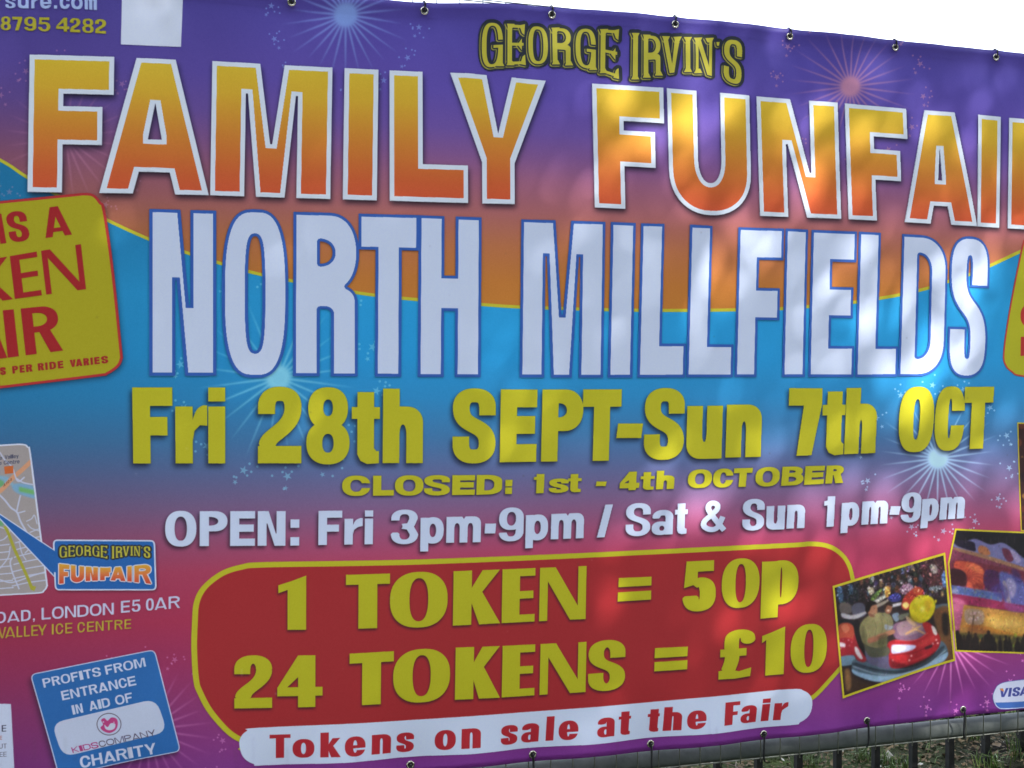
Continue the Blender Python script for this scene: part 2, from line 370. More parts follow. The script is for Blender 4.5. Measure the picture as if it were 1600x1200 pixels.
    if x == ':': return [R(0, xt, W, xt + W * .95), R(0, H - W * .95, W, H)]
    if x == '.': return [R(0, H - W, W, H)]
    if x == ',': return [R(0, H - W, W, H), Pp((W * .3, H), (W, H), (W * .6, H + W * .9), (W * .1, H + W * .9))]
    if x == "'": return [Pp((0, 0), (W, 0), (W * .8, H * .3), (W * .2, H * .3))]
    if x == '/': return [Pp((W - s, 0), (W, 0), (s, H), (0, H))]
    return []
def glyph_flip(ops, W, H): return [(k, [np.stack([W - P[:, 0], H - P[:, 1]], 1) for P in ps]) for k, ps in ops]

def subdiv(P, L):
    out = []
    Q = np.roll(P, -1, 0)
    for a, b in zip(P, Q):
        n = max(1, int(np.hypot(*(b - a)) / L))
        out.append(a + (b - a) * (np.arange(n) / n)[:, None])
    return np.concatenate(out)

def set_line(glyphs, top, base, s, h, slant=((0, 0), (1600, 0)), **kw):
    """glyphs: (char, x0, x1[, ytop, ybase]); top/base: polylines (x, y) of cap line and baseline. Returns [(char, ops)]"""
    top = np.array(top, float); base = np.array(base, float); sl = np.array(slant, float)
    out = []
    for g in glyphs:
        c, x0, x1 = g[:3]
        xm = (x0 + x1) / 2
        W = x1 - x0; H = np.interp(xm, base[:, 0], base[:, 1]) - np.interp(xm, top[:, 0], top[:, 1])
        ss = s(xm) if callable(s) else s
        hh = h(xm) if callable(h) else h
        k2 = dict(kw)
        if 'thin' in k2 and k2['thin'] is not None: k2['thin'] = k2['thin'] * ss
        box = len(g) > 3
        if box: H = g[4] - g[3]
        ops = []
        for kind, ps in glyph(c, W, H, ss, hh, **k2):
            qs = []
            for P in ps:
                P = np.asarray(P, float)
                P = subdiv(P, max(6.0, H / 8)) if len(P) < 30 else P
                X = x0 + P[:, 0]; v = P[:, 1] / H
                d = np.interp(xm, sl[:, 0], sl[:, 1])
                if box: Y = g[3] + P[:, 1] 
                else:
                    yt = np.interp(X, top[:, 0], top[:, 1]); yb = np.interp(X, base[:, 0], base[:, 1])
                    # beyond the ends of the polylines go on with the end slope
                    Y = yt + (yb - yt) * v
                qs.append(np.stack([X + d * (0.5 - v), Y], 1))
            ops.append((kind, qs))
        out.append((c, ops))
    return out
def spread(text, x0, x1, gap=0.13):
    """letters of a small line spread from x0 to x1 by their usual widths"""
    tot = sum(adv(c) for c in text) + gap * (len(text) - 1)
    k = (x1 - x0) / tot; x = x0; out = []
    for c in text:
        if c != ' ': out.append((c, x, x + adv(c) * k))
        x += (adv(c) + gap) * k
    return out
def ends(x0, y0, x1, y1): 
    m = (y1 - y0) / (x1 - x0)
    return [(x0 - 300, y0 - 300 * m), (x1 + 300, y1 + 300 * m)]
def line_masks(items, pad=4):
    out = []
    for c, ops in items:
        r = tex_mask(ops, pad)
        if r: out.append((c, r[0], r[1]))
    return out
def shadow(masks, dx, dy, r, a):
    for c, b, m in masks:
        p = int(3 * r + 4)
        x0, y0, x1, y1 = b
        X0, Y0, X1, Y1 = max(0, x0 + dx - p), max(0, y0 + dy - p), min(TW, x1 + dx + p), min(TH, y1 + dy + p)
        if X1 - X0 < 5 or Y1 - Y0 < 5: continue
        M = np.zeros((Y1 - Y0, X1 - X0))
        ox, oy = x0 + dx - X0, y0 + dy - Y0
        mm = m[max(0, -oy):, max(0, -ox):]; ox, oy = max(0, ox), max(0, oy)
        hh, ww = min(mm.shape[0], M.shape[0] - oy), min(mm.shape[1], M.shape[1] - ox)
        M[oy:oy + hh, ox:ox + ww] = mm[:hh, :ww]
        paint((X0, Y0, X1, Y1), blur(M, r), (8, 10, 24), a)
def text(glyphs, top, base, s, h, color, shadow_of=None, name=None, label=None, outline=None, **kw):
    ms = line_masks(set_line(glyphs, top, base, s, h, **kw), 14)
    if shadow_of: shadow(ms, *shadow_of)
    if outline:
        for c, b, m in ms: paint(b, dilate(m, outline[1]), outline[0])
    for c, b, m in ms: paint(b, m, color)
    if name: keep(name, label, [(b, m) for c, b, m in ms])
    return ms
# ------------------------------------------------------------------ the printed picture
def wall_row(y, x=800.0):
    X, Z = sheet_to_wall(x, y)
    return float((WZ1 - Z) * RES)
rows = np.arange(TH)
def col_grad(stops):
    s = np.array([wall_row(q[0]) for q in stops]); c = np.array([q[1] for q in stops], float) / 255
    return np.stack([np.interp(rows, s, c[:, k]) for k in range(3)], 1)
UP = col_grad([(0, (64, 56, 138)), (60, (74, 65, 154)), (150, (84, 69, 158)), (205, (96, 73, 150)), (245, (116, 78, 134)), (280, (136, 85, 118)), (330, (152, 92, 98)), (385, (166, 103, 68)), (440, (170, 108, 48)), (500, (172, 112, 44))])
LO = col_grad([(330, (28, 122, 178)), (470, (32, 142, 204)), (560, (30, 137, 200)), (620, (38, 128, 187)), (680, (58, 112, 164)), (730, (84, 98, 146)), (780, (112, 88, 130)), (825, (140, 74, 112)), (870, (160, 58, 92)), (940, (160, 46, 82)), (1000, (148, 46, 94)), (1060, (134, 50, 110)), (1120, (124, 49, 122)), (1190, (108, 46, 130)), (1230, (102, 44, 130))])
CURVE = [(-1100, -240), (-800, -110), (-600, -10), (-420, 70), (-260, 130), (-120, 188), (0, 250), (39, 275), (100, 311), (169, 345), (233, 374), (290, 394.5), (339, 410), (391, 425), (452, 438), (549, 456), (628, 466), (751, 476), (814, 480), (942, 484), (1037, 485), (1150, 484), (1225, 482), (1262, 479), (1337, 472), (1375, 466), (1405, 460.6), (1446, 451), (1480, 440), (1514, 429), (1546, 415.6), (1585, 397), (1680, 350), (1800, 280), (1950, 180), (2300, -100)]
cv = to_tex(catmull(CURVE, 6))
yc = np.interp(np.arange(TW), cv[:, 0], cv[:, 1])
below = np.clip(rows[:, None] - yc[None, :] + 0.5, 0, 1)[:, :, None]
CV[:] = UP[:, None, :] * (1 - below) + LO[:, None, :] * below
# weaker light towards the left end, painted in by darkening the background colour
xs = (np.arange(TW) / RES + WX0)
k = np.clip((0.35 - xs) / 1.1, 0, 1)[None, :, None]
CV[:] = CV * (1 - 0.16 * k)
k = np.clip((xs - 1.2) / 1.8, 0, 1)[None, :, None] * (rows < wall_row(330))[:, None, None]

rng = random.Random(7)
def star(cx, cy, r, rot=0.0, n=5):
    return np.array([(cx + (r if i % 2 == 0 else r * .38) * math.sin(rot + i * math.pi / n), cy - (r if i % 2 == 0 else r * .38) * math.cos(rot + i * math.pi / n)) for i in range(2 * n)])
def burst(cx, cy, r0, r1, color, alpha, n=24, core=1.0, stars=14, seed=0, sky=1.0):
    q = random.Random(seed)
    rays = []
    for i in range(n):
        a = 2 * math.pi * (i + .5) / n
        L = r1 * (1 + q.uniform(-.1, .06))
        w = r0 * .125
        dx, dy = math.cos(a), math.sin(a)
        rays.append(np.array([(cx + dx * r0 * .6 - dy * w, cy + dy * r0 * .6 + dx * w), (cx + dx * L, cy + dy * L), (cx + dx * r0 * .6 + dy * w, cy + dy * r0 * .6 - dx * w)]))
    shape(rays, color, 0.7, alpha)
    shape(se(cx, cy, r0 * 1.15, r0 * 1.15, 2), color, 5, alpha * core)
    shape(se(cx, cy, r0 * .85, r0 * .85, 2), color, 3, min(1, alpha * 1.1) * core)
    st = []
    for i in range(stars):
        a = 2 * math.pi * (i + .3) / stars
        R0 = r1 * 1.17
        px, py = cx + R0 * math.cos(a), cy + R0 * math.sin(a)
        st.append(star(px, py, r1 * .058, q.uniform(0, 1)))
        st.append(star(px + q.uniform(-.12, .12) * r1, py + r1 * .14, r1 * .036, q.uniform(0, 1)))
        for j in range(6):
            b = q.uniform(0, 6.28); d = r1 * q.uniform(.07, .18)
            st.append(se(px + d * math.cos(b), py + d * math.sin(b), r1 * .016, r1 * .016, 2, N=8))
    for s_ in st: shape(s_, color, 0, alpha * .75)
burst(540, 24, 15, 100, (112, 140, 210), .85, n=26, seed=1)
burst(1327, 136, 13, 98, (164, 116, 150), .75, n=26, seed=2)
burst(435, 590, 17, 132, (118, 190, 220), .68, n=24, seed=3)
burst(1466, 716, 14, 98, (160, 200, 236), .8, n=26, seed=4)
burst(103, 216, 12, 104, (186, 128, 166), .5, n=24, seed=5)
burst(232, 1140, 14, 100, (196, 130, 186), .6, n=26, seed=6)
burst(1488, 1005, 14, 92, (240, 150, 226), .75, n=26, seed=8)
burst(-260, 640, 16, 110, (120, 196, 226), .6, n=24, seed=9)
burst(1800, 560, 16, 110, (120, 196, 226), .6, n=24, seed=10)
# yellow edge of the wave
line = catmull(CURVE, 6)
shape(pen(line, 5.0, 5.0, n=1), (168, 168, 48))

def card(P, color, name, label, edge=None, ew=2.0, sh=None, grad=None, clip_keep=True):
    """a printed panel with an edge line and a soft drop shadow"""
    r = tex_mask([('+', [np.asarray(P, float)])], 10)
    box, m = r
    if sh: shadow([('', box, m)], *sh)
    paint(box, m, edge if edge is not None else color)
    if edge is not None:
        e = 1 - dilate(1 - m, ew * RES / 385.0)
        paint(box, e, grad(box) if grad else color)
    elif grad: paint(box, m, grad(box))
    if name: keep(name, label, [(box, m)])
    return box, m
def rrquad(q, r, n=6):
    """a four-cornered card (TL, TR, BR, BL) with rounded corners"""
    q = np.array(q, float); out = []
    for i in range(4):
        p, a, b = q[i], q[i - 1], q[(i + 1) % 4]
        u = (a - p) / np.linalg.norm(a - p); v = (b - p) / np.linalg.norm(b - p)
        P0, P2 = p + u * r, p + v * r
        for t in np.linspace(0, 1, n):
            out.append((1 - t) ** 2 * P0 + 2 * t * (1 - t) * (p + (P0 + P2) / 2 * .0) + t * t * P2 if False else (1 - t) ** 2 * P0 + 2 * t * (1 - t) * p + t * t * P2)
    return np.array(out)
def quadmap(q):
    q = np.array(q, float)
    def f(P):
        P = np.asarray(P, float); u, v = P[:, :1], P[:, 1:]
        return (1 - u) * (1 - v) * q[0] + u * (1 - v) * q[1] + u * v * q[2] + (1 - u) * v * q[3]
    return f

# ---- NORTH MILLFIELDS, FAMILY FUNFAIR
FT = [(-60, 83), (45, 85.5), (178, 89.5), (329, 96), (519, 105), (591, 108), (732, 113.5), (853, 126), (925, 131), (1037, 138), (1105, 144), (1183, 151), (1311, 161), (1417, 171), (1489, 176), (1560, 184), (1700, 196), (1900, 214)]
FB = [(-60, 298), (45, 300.5), (170, 302.5), (328, 305.5), (519, 311), (591, 313), (732, 317.5), (806, 319.5), (976, 327), (1100, 334), (1200, 338), (1311, 342), (1350, 344.5), (1524, 354), (1600, 359), (1900, 376)]
fam = [('F', 45, 177.5), ('A', 157, 328), ('M', 330, 518), ('I', 537, 590.5), ('L', 609, 731.5), ('Y', 704, 853),
       ('F', 926, 1037), ('U', 1043, 1172), ('N', 1184, 1311), ('F', 1322, 1417), ('A', 1410, 1524), ('I', 1525, 1560), ('R', 1573, 1692)]
stem = lambda x: np.interp(x, [100, 600, 980, 1350, 1650], [54, 53, 48, 43, 40])
hb = lambda x: np.interp(x, [100, 600, 980, 1350, 1650], [60, 60, 56, 48, 46])
slF = [(100, 3), (420, 3.5), (560, 3), (670, 0), (780, 0), (980, -4), (1240, -7), (1370, -7), (1470, -2), (1560, 0)]
def nw_glyph_I(items): return items
fitems = []
for g in fam:
    s_ = stem((g[1] + g[2]) / 2)
    if g[0] == 'A': s_ = s_ * .98
    if g[0] == 'Y': s_ = s_ * 1.0
    it = set_line([g], FT, FB, s_, hb((g[1] + g[2]) / 2) * (.9 if g[0] in 'UR' else 1), slant=slF)[0]
    fitems.append(it)
fm = line_masks(fitems, 16)
shadow(fm, 2, 7, 8, .75)
F3 = [(0, (190, 166, 44)), (.25, (188, 152, 42)), (.55, (182, 116, 42)), (.85, (180, 84, 44)), (1, (184, 76, 48))]
for i, (c, b, m) in enumerate(fm):
    paint(b, m, (188, 201, 228))
    rnd = c in 'UR'
    r = np.interp((fam[i][1] + fam[i][2]) / 2, [100, 980, 1600], [6.3, 6.3, 5.6]) * RES / np.interp(fam[i][1], [0, 1600], [440, 345])
    inner = 1 - dilate(np.clip((.5 - m) * 2.5 + .5, 0, 1), r, square=not rnd)
    paint(b, inner, vgrad(b, F3, b[1] + 18, b[3] - 18))
keep('lettering', 'large FAMILY lettering, orange to yellow with a white outline', [(b, m) for c, b, m in fm[:6]])
keep('lettering', 'large FUNFAIR lettering, orange to yellow with a white outline', [(b, m) for c, b, m in fm[6:]])

NT = [(200, 326), (233, 327), (338, 329.5), (450, 330.5), (559, 333.5), (653, 336), (751, 340), (812, 343), (943, 347), (989, 349), (1073, 351), (1150, 355), (1224, 357), (1337, 362), (1404, 366), (1478, 370), (1600, 378)]
NB = [(200, 587), (338, 587), (450, 587.5), (560, 588), (653, 589), (943, 590), (1150, 589), (1337, 589), (1404, 588.5), (1478, 588), (1600, 588)]
nor = [('N', 233.5, 338), ('O', 346.6, 450.5), ('R', 458, 561), ('T', 559.5, 654), ('H', 653, 751), ('M', 812, 943), ('I', 951, 990), ('L', 998, 1073.5), ('L', 1075, 1148.5), ('F', 1151, 1223), ('I', 1225, 1260.6), ('E', 1266, 1336), ('L', 1338.5, 1404), ('D', 1405, 1477), ('S', 1480, 1545)]
slN = [(300, 0), (420, 0), (600, 2), (880, 3.4), (1000, 5), (1540, 5)]
sN = lambda x: np.interp(x, [280, 600, 970, 1190, 1500], [40.5, 41, 38.5, 34, 33])
hN = lambda x: np.interp(x, [280, 600, 970, 1190, 1500], [46, 56, 54, 50, 46])
nit = []
for g in nor:
    xm = (g[1] + g[2]) / 2
    nit += set_line([g], NT, NB, sN(xm) * {'D': .83, 'M': .98, 'S': .93, 'R': 1.02}.get(g[0], 1.0), hN(xm) * (.85 if g[0] in 'ORDS' else 1), slant=slN)
nm = line_masks(nit, 12)
shadow(nm, 0, 2, 3, .25)
for c, b, m in nm: paint(b, m, (44, 84, 164))
for c, b, m in nm:
    inner = 1 - dilate(np.clip((.5 - m) * 2.5 + .5, 0, 1), 4.0 * RES / 385, square=c in 'NTHMILFE')
    paint(b, inner, (176, 191, 223))
keep('lettering', 'tall white NORTH lettering with a blue outline', [(b, m) for c, b, m in nm[:5]])
keep('lettering', 'tall white MILLFIELDS lettering with a blue outline', [(b, m) for c, b, m in nm[5:]])

# ---- dates
DT = [(180, 605), (470, 605.5), (660, 607.5), (840, 608.5), (970, 608), (1070, 607), (1190, 606), (1284, 606.5), (1450, 605), (1553, 604)]
DB = [(180, 724), (350, 724), (660, 723), (770, 722), (840, 721), (970, 719.5), (1070, 716.5), (1190, 714), (1284, 711), (1370, 708), (1460, 704), (1553, 700.5)]
dat = [('F', 207.5, 270), ('r', 274, 324), ('i', 325.5, 352), ('2', 403, 471), ('8', 478.5, 546), ('t', 549, 593), ('h', 597.5, 660),
       ('S', 706, 773), ('E', 780, 837.5), ('P', 845, 910), ('T', 909, 970), ('-', 964, 1003.5, 661.5, 684.5), ('S', 1007, 1070), ('u', 1074, 1130), ('n', 1136, 1191),
       ('7', 1232, 1284), ('t', 1285, 1320.6), ('h', 1321, 1370.5), ('O', 1404.5, 1458), ('C', 1459.5, 1508), ('T', 1506, 1552.5)]
text(dat, DT, DB, lambda x: np.interp(x, [240, 600, 900, 1200, 1500], [27.5, 26, 26, 24, 21.5]), lambda x: np.interp(x, [240, 800, 1500], [29, 28, 25]), (166, 165, 32),
     slant=[(200, -2), (340, 0), (800, 2), (1000, 3), (1300, 4), (1550, 5)], shadow_of=(-4, 7, 7, .62), name='lettering', label='yellow date line reading Fri 28th SEPT-Sun 7th OCT', xh=.25)

clo = [('C', 534, 578), ('L', 582, 614.5), ('O', 616, 660.5), ('S', 661.5, 701.5), ('E', 705, 740.5), ('D', 743, 783), (':', 788, 799), ('1', 832.5, 849), ('s', 857, 887.5), ('t', 886, 908), ('-', 931, 947, 752, 759.5),
       ('4', 968.5, 999.5), ('t', 1001, 1023), ('h', 1026, 1054.6), ('O', 1075.5, 1113.5), ('C', 1115, 1147), ('T', 1147, 1176), ('O', 1181, 1219), ('B', 1222, 1256), ('E', 1257.6, 1288), ('R', 1290.6, 1318)]
text(clo, [(500, 743), (740, 741.5), (850, 740), (1000, 736.5), (1100, 733.5), (1230, 729), (1340, 726)], [(500, 774.5), (740, 772.5), (850, 770), (1000, 765.5), (1100, 762.5), (1230, 759), (1288, 756), (1340, 753.5)],
     lambda x: np.interp(x, [550, 1300], [13, 11]), lambda x: np.interp(x, [550, 1300], [8.8, 7.6]), (166, 165, 32), slant=[(500, 0), (1350, 3)], shadow_of=(-2, 3, 4, .55), name='lettering', label='small wide yellow line reading CLOSED: 1st - 4th OCTOBER')

ope = [('O', 258, 307), ('P', 312, 355.5), ('E', 359.5, 398.5), ('N', 402.5, 446), (':', 453.5, 467.5), ('F', 497, 534), ('r', 537.5, 566), ('i', 569, 582), ('3', 610, 652), ('p', 655.6, 692), ('m', 696, 750), ('-', 756, 773, 817, 832.5),
       ('9', 778, 817), ('p', 820, 855.5), ('m', 860, 912), ('/', 933, 957), ('S', 978, 1017), ('a', 1019, 1054), ('t', 1055, 1075), ('&', 1096, 1136), ('S', 1161, 1195), ('u', 1198, 1227), ('n', 1230, 1258), ('1', 1287, 1304), ('p', 1315, 1344), ('m', 1348, 1389), ('-', 1392, 1407, 791, 804.5),
       ('9', 1409, 1440), ('p', 1441, 1468), ('m', 1470, 1509)]
text(ope, [(240, 798.5), (446, 798), (534, 797), (652, 795.5), (800, 792.5), (1000, 786.5), (1194, 779.5), (1304, 775), (1440, 769), (1520, 765)], [(240, 853.5), (446, 852), (534, 850), (650, 848), (750, 846), (912, 840.5), (1053, 835), (1135, 830.5), (1258, 825), (1344, 820.5), (1440, 815), (1520, 809)],
     lambda x: np.interp(x, [280, 700, 1500], [15, 12.6, 11.4]), lambda x: np.interp(x, [280, 700, 1500], [12, 10.2, 9]), (176, 191, 223), slant=[(240, 0), (900, 1.5), (1500, 3)], shadow_of=(-3, 5, 5, .6), name='lettering', label='white line reading OPEN: Fri 3pm-9pm / Sat & Sun 1pm-9pm', xh=.24, desc=.24)

# ---- red token panel
TP = [(300, 973), (303, 940), (316, 915), (345, 892), (378, 881), (410, 877.5), (540, 875), (680, 871.7), (950, 862), (1220, 849), (1268, 846), (1297, 850.5), (1318, 864), (1331, 883), (1338, 910), (1346, 950), (1342, 1000), (1325, 1035), (1313, 1050), (1280, 1085), (1262, 1097), (1235, 1108),
      (900, 1135), (420, 1170), (380, 1160), (354, 1145), (325, 1113), (308, 1082), (302, 1062), (299, 1015)]
card(catmull(TP, 6, True), (142, 34, 40), 'token_panel', 'red price panel with a yellow edge and rounded corners', edge=(164, 164, 34), ew=7.0)
yl = (160, 160, 26)
tokT = [(400, 900), (440, 899), (560, 896), (706, 891), (840, 886.5), (1000, 881), (1120, 875), (1250, 869)]
tokB = [(400, 983.5), (480, 982.3), (590, 979.5), (706, 976), (840, 970), (915, 967), (1120, 952.5), (1190, 946), (1250, 941)]
tok = [('!', 434.5, 478), ('T', 539.5, 608), ('O', 608, 698), ('K', 706.5, 781), ('E', 783, 835), ('N', 842, 915.5), ('5', 1067, 1119), ('0', 1128, 1187), ('p', 1190, 1247.5)]
def token_line(gl, T, B, label, extra=(), **kw):
    ms = []
    for g in gl:
        w = g[2] - g[1]; c = g[0]
        s_ = {'T': 29.5, 'O': 30.5, 'K': 29, 'E': 28, 'N': 26, '!': 29, '0': 21.5, '5': 25, 'p': 27, '2': 25, '4': 27, 'S': 24, '£': 24}[c]
        h_ = {'T': 16, 'O': 10, 'K': 14, 'E': 12, 'N': 14, '!': 14, '0': 9, '5': 17, 'p': 11, '2': 17, '4': 14, 'S': 15, '£': 15}[c]
        ms += line_masks(set_line([g], T, B, s_, h_, thin=.5 if c == 'N' else None, desc=.28, xh=.08 if c == 'p' else .27, slant=[(400, 0), (700, 1), (1200, 2.5)]), 14)
    for e in extra: 
        r = tex_mask([('+', [np.array(e, float)])], 14); ms.append(('=', r[0], r[1]))
    shadow(ms, -1, 4, 4, .55)
    for c, b, m in ms: paint(b, m, yl)
    keep('lettering', label, [(b, m) for c, b, m in ms])
token_line(tok, tokT, tokB, 'yellow price reading 1 TOKEN = 50p',
           extra=[[(967, 903), (1018.5, 901), (1018, 915), (966, 917.5)], [(965.5, 925.5), (1018, 922.5), (1017.5, 937), (965, 940)]])
tk2 = [('2', 366, 425), ('4', 433, 503.5), ('T', 545, 614), ('O', 613, 702), ('K', 710, 781), ('E', 783.5, 835), ('N', 843, 915.5), ('S', 919, 977), ('£', 1123, 1174.5), ('!', 1190, 1225.5), ('0', 1235, 1292)]
token_line(tk2, [(350, 1024), (500, 1021.5), (580, 1017), (706, 1010), (780, 1008), (915, 1002.5), (977, 999), (1123, 985.5), (1174, 982), (1225, 978.5), (1295, 973)],
           [(350, 1106), (500, 1102), (580, 1098.5), (706, 1092), (780, 1089), (915, 1081), (977, 1076), (1123, 1061.5), (1174, 1057.5), (1225, 1053), (1295, 1047.5)], 'yellow price reading 24 TOKENS = £10',
           extra=[[(1023.5, 1012.5), (1075, 1010), (1074, 1025), (1022.5, 1028.5)], [(1022.5, 1034.5), (1074, 1031), (1073.5, 1045.5), (1022, 1049)]])
# ---- white strapline
SP = [(374, 1163), (376, 1150), (386, 1140), (405, 1135), (620, 1124), (900, 1106.5), (1110, 1088), (1232, 1076.5), (1256, 1079), (1267, 1089), (1268, 1104), (1262, 1118), (1249, 1128), (1232, 1133.5), (1100, 1146), (860, 1167), (620, 1183), (420, 1194.5), (396, 1192), (380, 1181)]
card(catmull(SP, 5, True), (180, 194, 223), 'strapline_panel', 'long white strip with round ends under the prices')
stp = [('T', 421, 453.5), ('o', 457, 490.6), ('k', 500, 531.5), ('e', 538, 570), ('n', 580, 610), ('s', 619, 646), ('o', 678.5, 711), ('n', 720, 750), ('s', 782.5, 808.5), ('a', 815, 843.5), ('l', 853.5, 865.5), ('e', 873, 903), ('a', 932.5, 961), ('t', 966, 985.5),
       ('t', 1012, 1030.5), ('h', 1037, 1065), ('e', 1073, 1102.5), ('F', 1131.5, 1155), ('a', 1157.5, 1184), ('i', 1191, 1203), ('r', 1210, 1231)]
for g in stp: pass
text(stp, [(400, 1147), (453, 1145), (515, 1141.5), (610, 1135), (740, 1127), (860, 1119), (965, 1110.5), (1065, 1103), (1140, 1096.5), (1235, 1088.5)], [(400, 1184), (453, 1182), (531, 1179), (610, 1174.5), (750, 1166), (865, 1157), (960, 1149), (1065, 1140), (1131, 1132.5), (1235, 1124)],
     lambda x: 12.8 if x < 1150 else 11.5, lambda x: 5.6, (156, 32, 44), name='lettering', label='dark red line reading Tokens on sale at the Fair', xh=.24, slant=[(400, 0), (1200, 3)])

# ---- GEORGE IRVIN'S
GT = [(700, 34), (750, 36), (822, 39), (896, 45), (968, 50), (1000, 56), (1064, 59), (1116, 63), (1159, 68), (1200, 70)]
GB = [(700, 112), (750, 106), (790, 101), (822, 99.5), (859, 98.5), (896, 102), (933, 111), (968, 124), (975, 126), (979, 126), (1001, 123), (1035, 117), (1064, 112.5), (1083, 113), (1116, 122), (1159, 136), (1200, 144)]
geo = [('G', 753, 786), ('E', 793, 820), ('O', 826, 857), ('R', 864, 892), ('G', 899, 930), ('E', 937, 964), ('I', 987, 995), ('R', 1004, 1031), ('V', 1035, 1062), ('I', 1070, 1077), ('N', 1085, 1110), ("'", 1116, 1121, 68, 88), ('S', 1128, 1156)]
def arch_lettering(items, name, label, k=1.0, xf=lambda P: P, pad=14):
    ops_all = []
    for c, ops in items:
        ops_all.append((c, [(kind, [xf(P) for P in ps]) for kind, ps in ops]))
    ms = line_masks(ops_all, pad)
    for c, b, m in ms: paint(b, dilate(m, 7.6 * k), (34, 40, 52))
    for c, b, m in ms:
        e = dilate(m, 2.8 * k); e = np.roll(np.roll(e, -int(2.4 * k), 1), int(2.4 * k), 0)
        paint(b, e, (140, 138, 60))
        paint(b, dilate(m, 2.6 * k), (34, 40, 52))
    for c, b, m in ms: paint(b, dilate(m, .3 * k), (168, 164, 58))
    if name: keep(name, label, [(b, dilate(m, 8 * k)) for c, b, m in ms])
def serifs(items_src, T, B):
    """little flared serifs at the stem ends"""
    T = np.array(T, float); B = np.array(B, float); out = []
    for g in items_src:
        c, x0, x1 = g[:3]
        pos = {'E': [(x0 + 5, 1, 1)], 'R': [(x0 + 5, 1, 1), (x1 - 3, 0, 1)], 'I': [((x0 + x1) / 2, 1, 1)], 'V': [(x0 + 5, 1, 0), (x1 - 4, 1, 0)], 'N': [(x0 + 4, 1, 1), (x1 - 4, 1, 0)], 'G': [(x1 - 4, 0, 1)], 'S': [], 'O': []}.get(c, [])
        for px, up, dn in pos:
            yt, yb = np.interp(px, T[:, 0], T[:, 1]), np.interp(px, B[:, 0], B[:, 1])
            if up: out.append(np.array([(px - 6.5, yt - 1), (px + 6.5, yt - 1), (px + 3, yt + 6), (px - 3, yt + 6)]))
            if dn: out.append(np.array([(px - 6.5, yb + 1), (px - 3, yb - 6), (px + 3, yb - 6), (px + 6.5, yb + 1)]))
        if c == 'E':
            for px, sgn, F_ in ((x1 - 1, 1, T), (x1, -1, B)):
                y = np.interp(px, F_[:, 0], F_[:, 1]); out.append(np.array([(px - 7, y), (px + 2, y - 2 * sgn), (px + 1, y + 15 * sgn), (px - 3, y + 12 * sgn)]))
            ym = (np.interp(x1, T[:, 0], T[:, 1]) + np.interp(x1, B[:, 0], B[:, 1])) / 2
            out.append(np.array([(x1 - 11, ym), (x1 - 4, ym - 10), (x1 - 4, ym + 9)]))
    return out
gi = []
for g in geo:
    s_ = 7.4 if g[0] in 'GEORV' else (g[2] - g[1] if g[0] in "I'" else (7.6 if g[0] == 'N' else 8.2))
    gi += set_line([g], GT, GB, s_, 4.6 if g[0] != 'S' else 6.6, thin=.6 if g[0] == 'N' else None, slant=[(700, 0), (1200, 0)])
gi.append(('serif', [('+', serifs(geo, GT, GB))]))
arch_lettering(gi, 'lettering', "small arched yellow title lettering with a dark outline")

# ---- top left corner: web address, telephone number, white square
text([('i', -8, -2), ('s', 8, 24), ('u', 28, 45), ('r', 49, 60), ('e', 63, 81), ('.', 85, 90), ('c', 94, 110), ('o', 112, 130), ('m', 133, 152)], ends(8, -12, 152, -9), ends(8, 12, 152, 17), 5.2, 4.4, (150, 172, 220), name='lettering', label='pale blue web address ending in sure.com')
text([('8', 1, 17), ('7', 19, 35), ('9', 38, 57), ('5', 60, 79), ('4', 88, 109), ('2', 110, 126), ('8', 129, 147), ('2', 149, 166)], ends(0, 25, 166, 31.5), ends(0, 46.5, 166, 53.5), 5.6, 4.4, (156, 152, 44), name='lettering', label='yellow telephone digits 8795 4282')
card(np.array([(190.5, -16), (286.5, -14), (283, 74), (189, 70)]), (184, 196, 226), 'blank_square', 'blank white square printed beside the telephone number')

# ---- yellow panel at the left
YP = [(-128, 333), (-115, 326), (100, 305), (133, 302), (148, 305), (158, 316), (165, 330), (178, 420), (191, 545), (192, 560), (186, 573), (169, 585), (150, 589), (0, 607), (-100, 618), (-116, 610), (-124, 592), (-134, 440), (-136, 380)]
card(catmull(YP, 4, True), (150, 146, 28), 'yellow_panel', 'yellow panel with red lettering and a red edge, cut by the left of the photograph', edge=(158, 44, 48), ew=2.8, sh=(3, 5, 6, .4))
red = (142, 30, 36)
def sl_text(gl, tl, bl, s_, h_, c_, name=None, label=None, thin=None, slant=-8, **kw):
    return text(gl, ends(*tl), ends(*bl), s_, h_, c_, slant=[(-500, slant), (3000, slant)], name=name, label=label, thin=thin, **kw)
m1 = sl_text([('T', -108, -76), ('H', -71, -42), ('I', -35, -26), ('S', -22, -2)][:0] + [('I', -2.5, 6.5), ('S', 13, 44), ('A', 68, 109)], (0, 335, 109, 321), (0, 381, 109, 367), 11, 7, red)
m1 += sl_text([('T', -112, -84), ('O', -82, -46), ('K', -40, 17), ('E', 20, 62), ('N', 69, 131)], (0, 404, 131, 382), (0, 470, 131, 452), 14, 8, red, thin=.62)
m1 += sl_text([('F', -100, -62), ('A', -52, 8), ('I', 9, 26), ('R', 37, 93)], (0, 486, 93, 477), (0, 560, 93, 548), 17, 9, red)
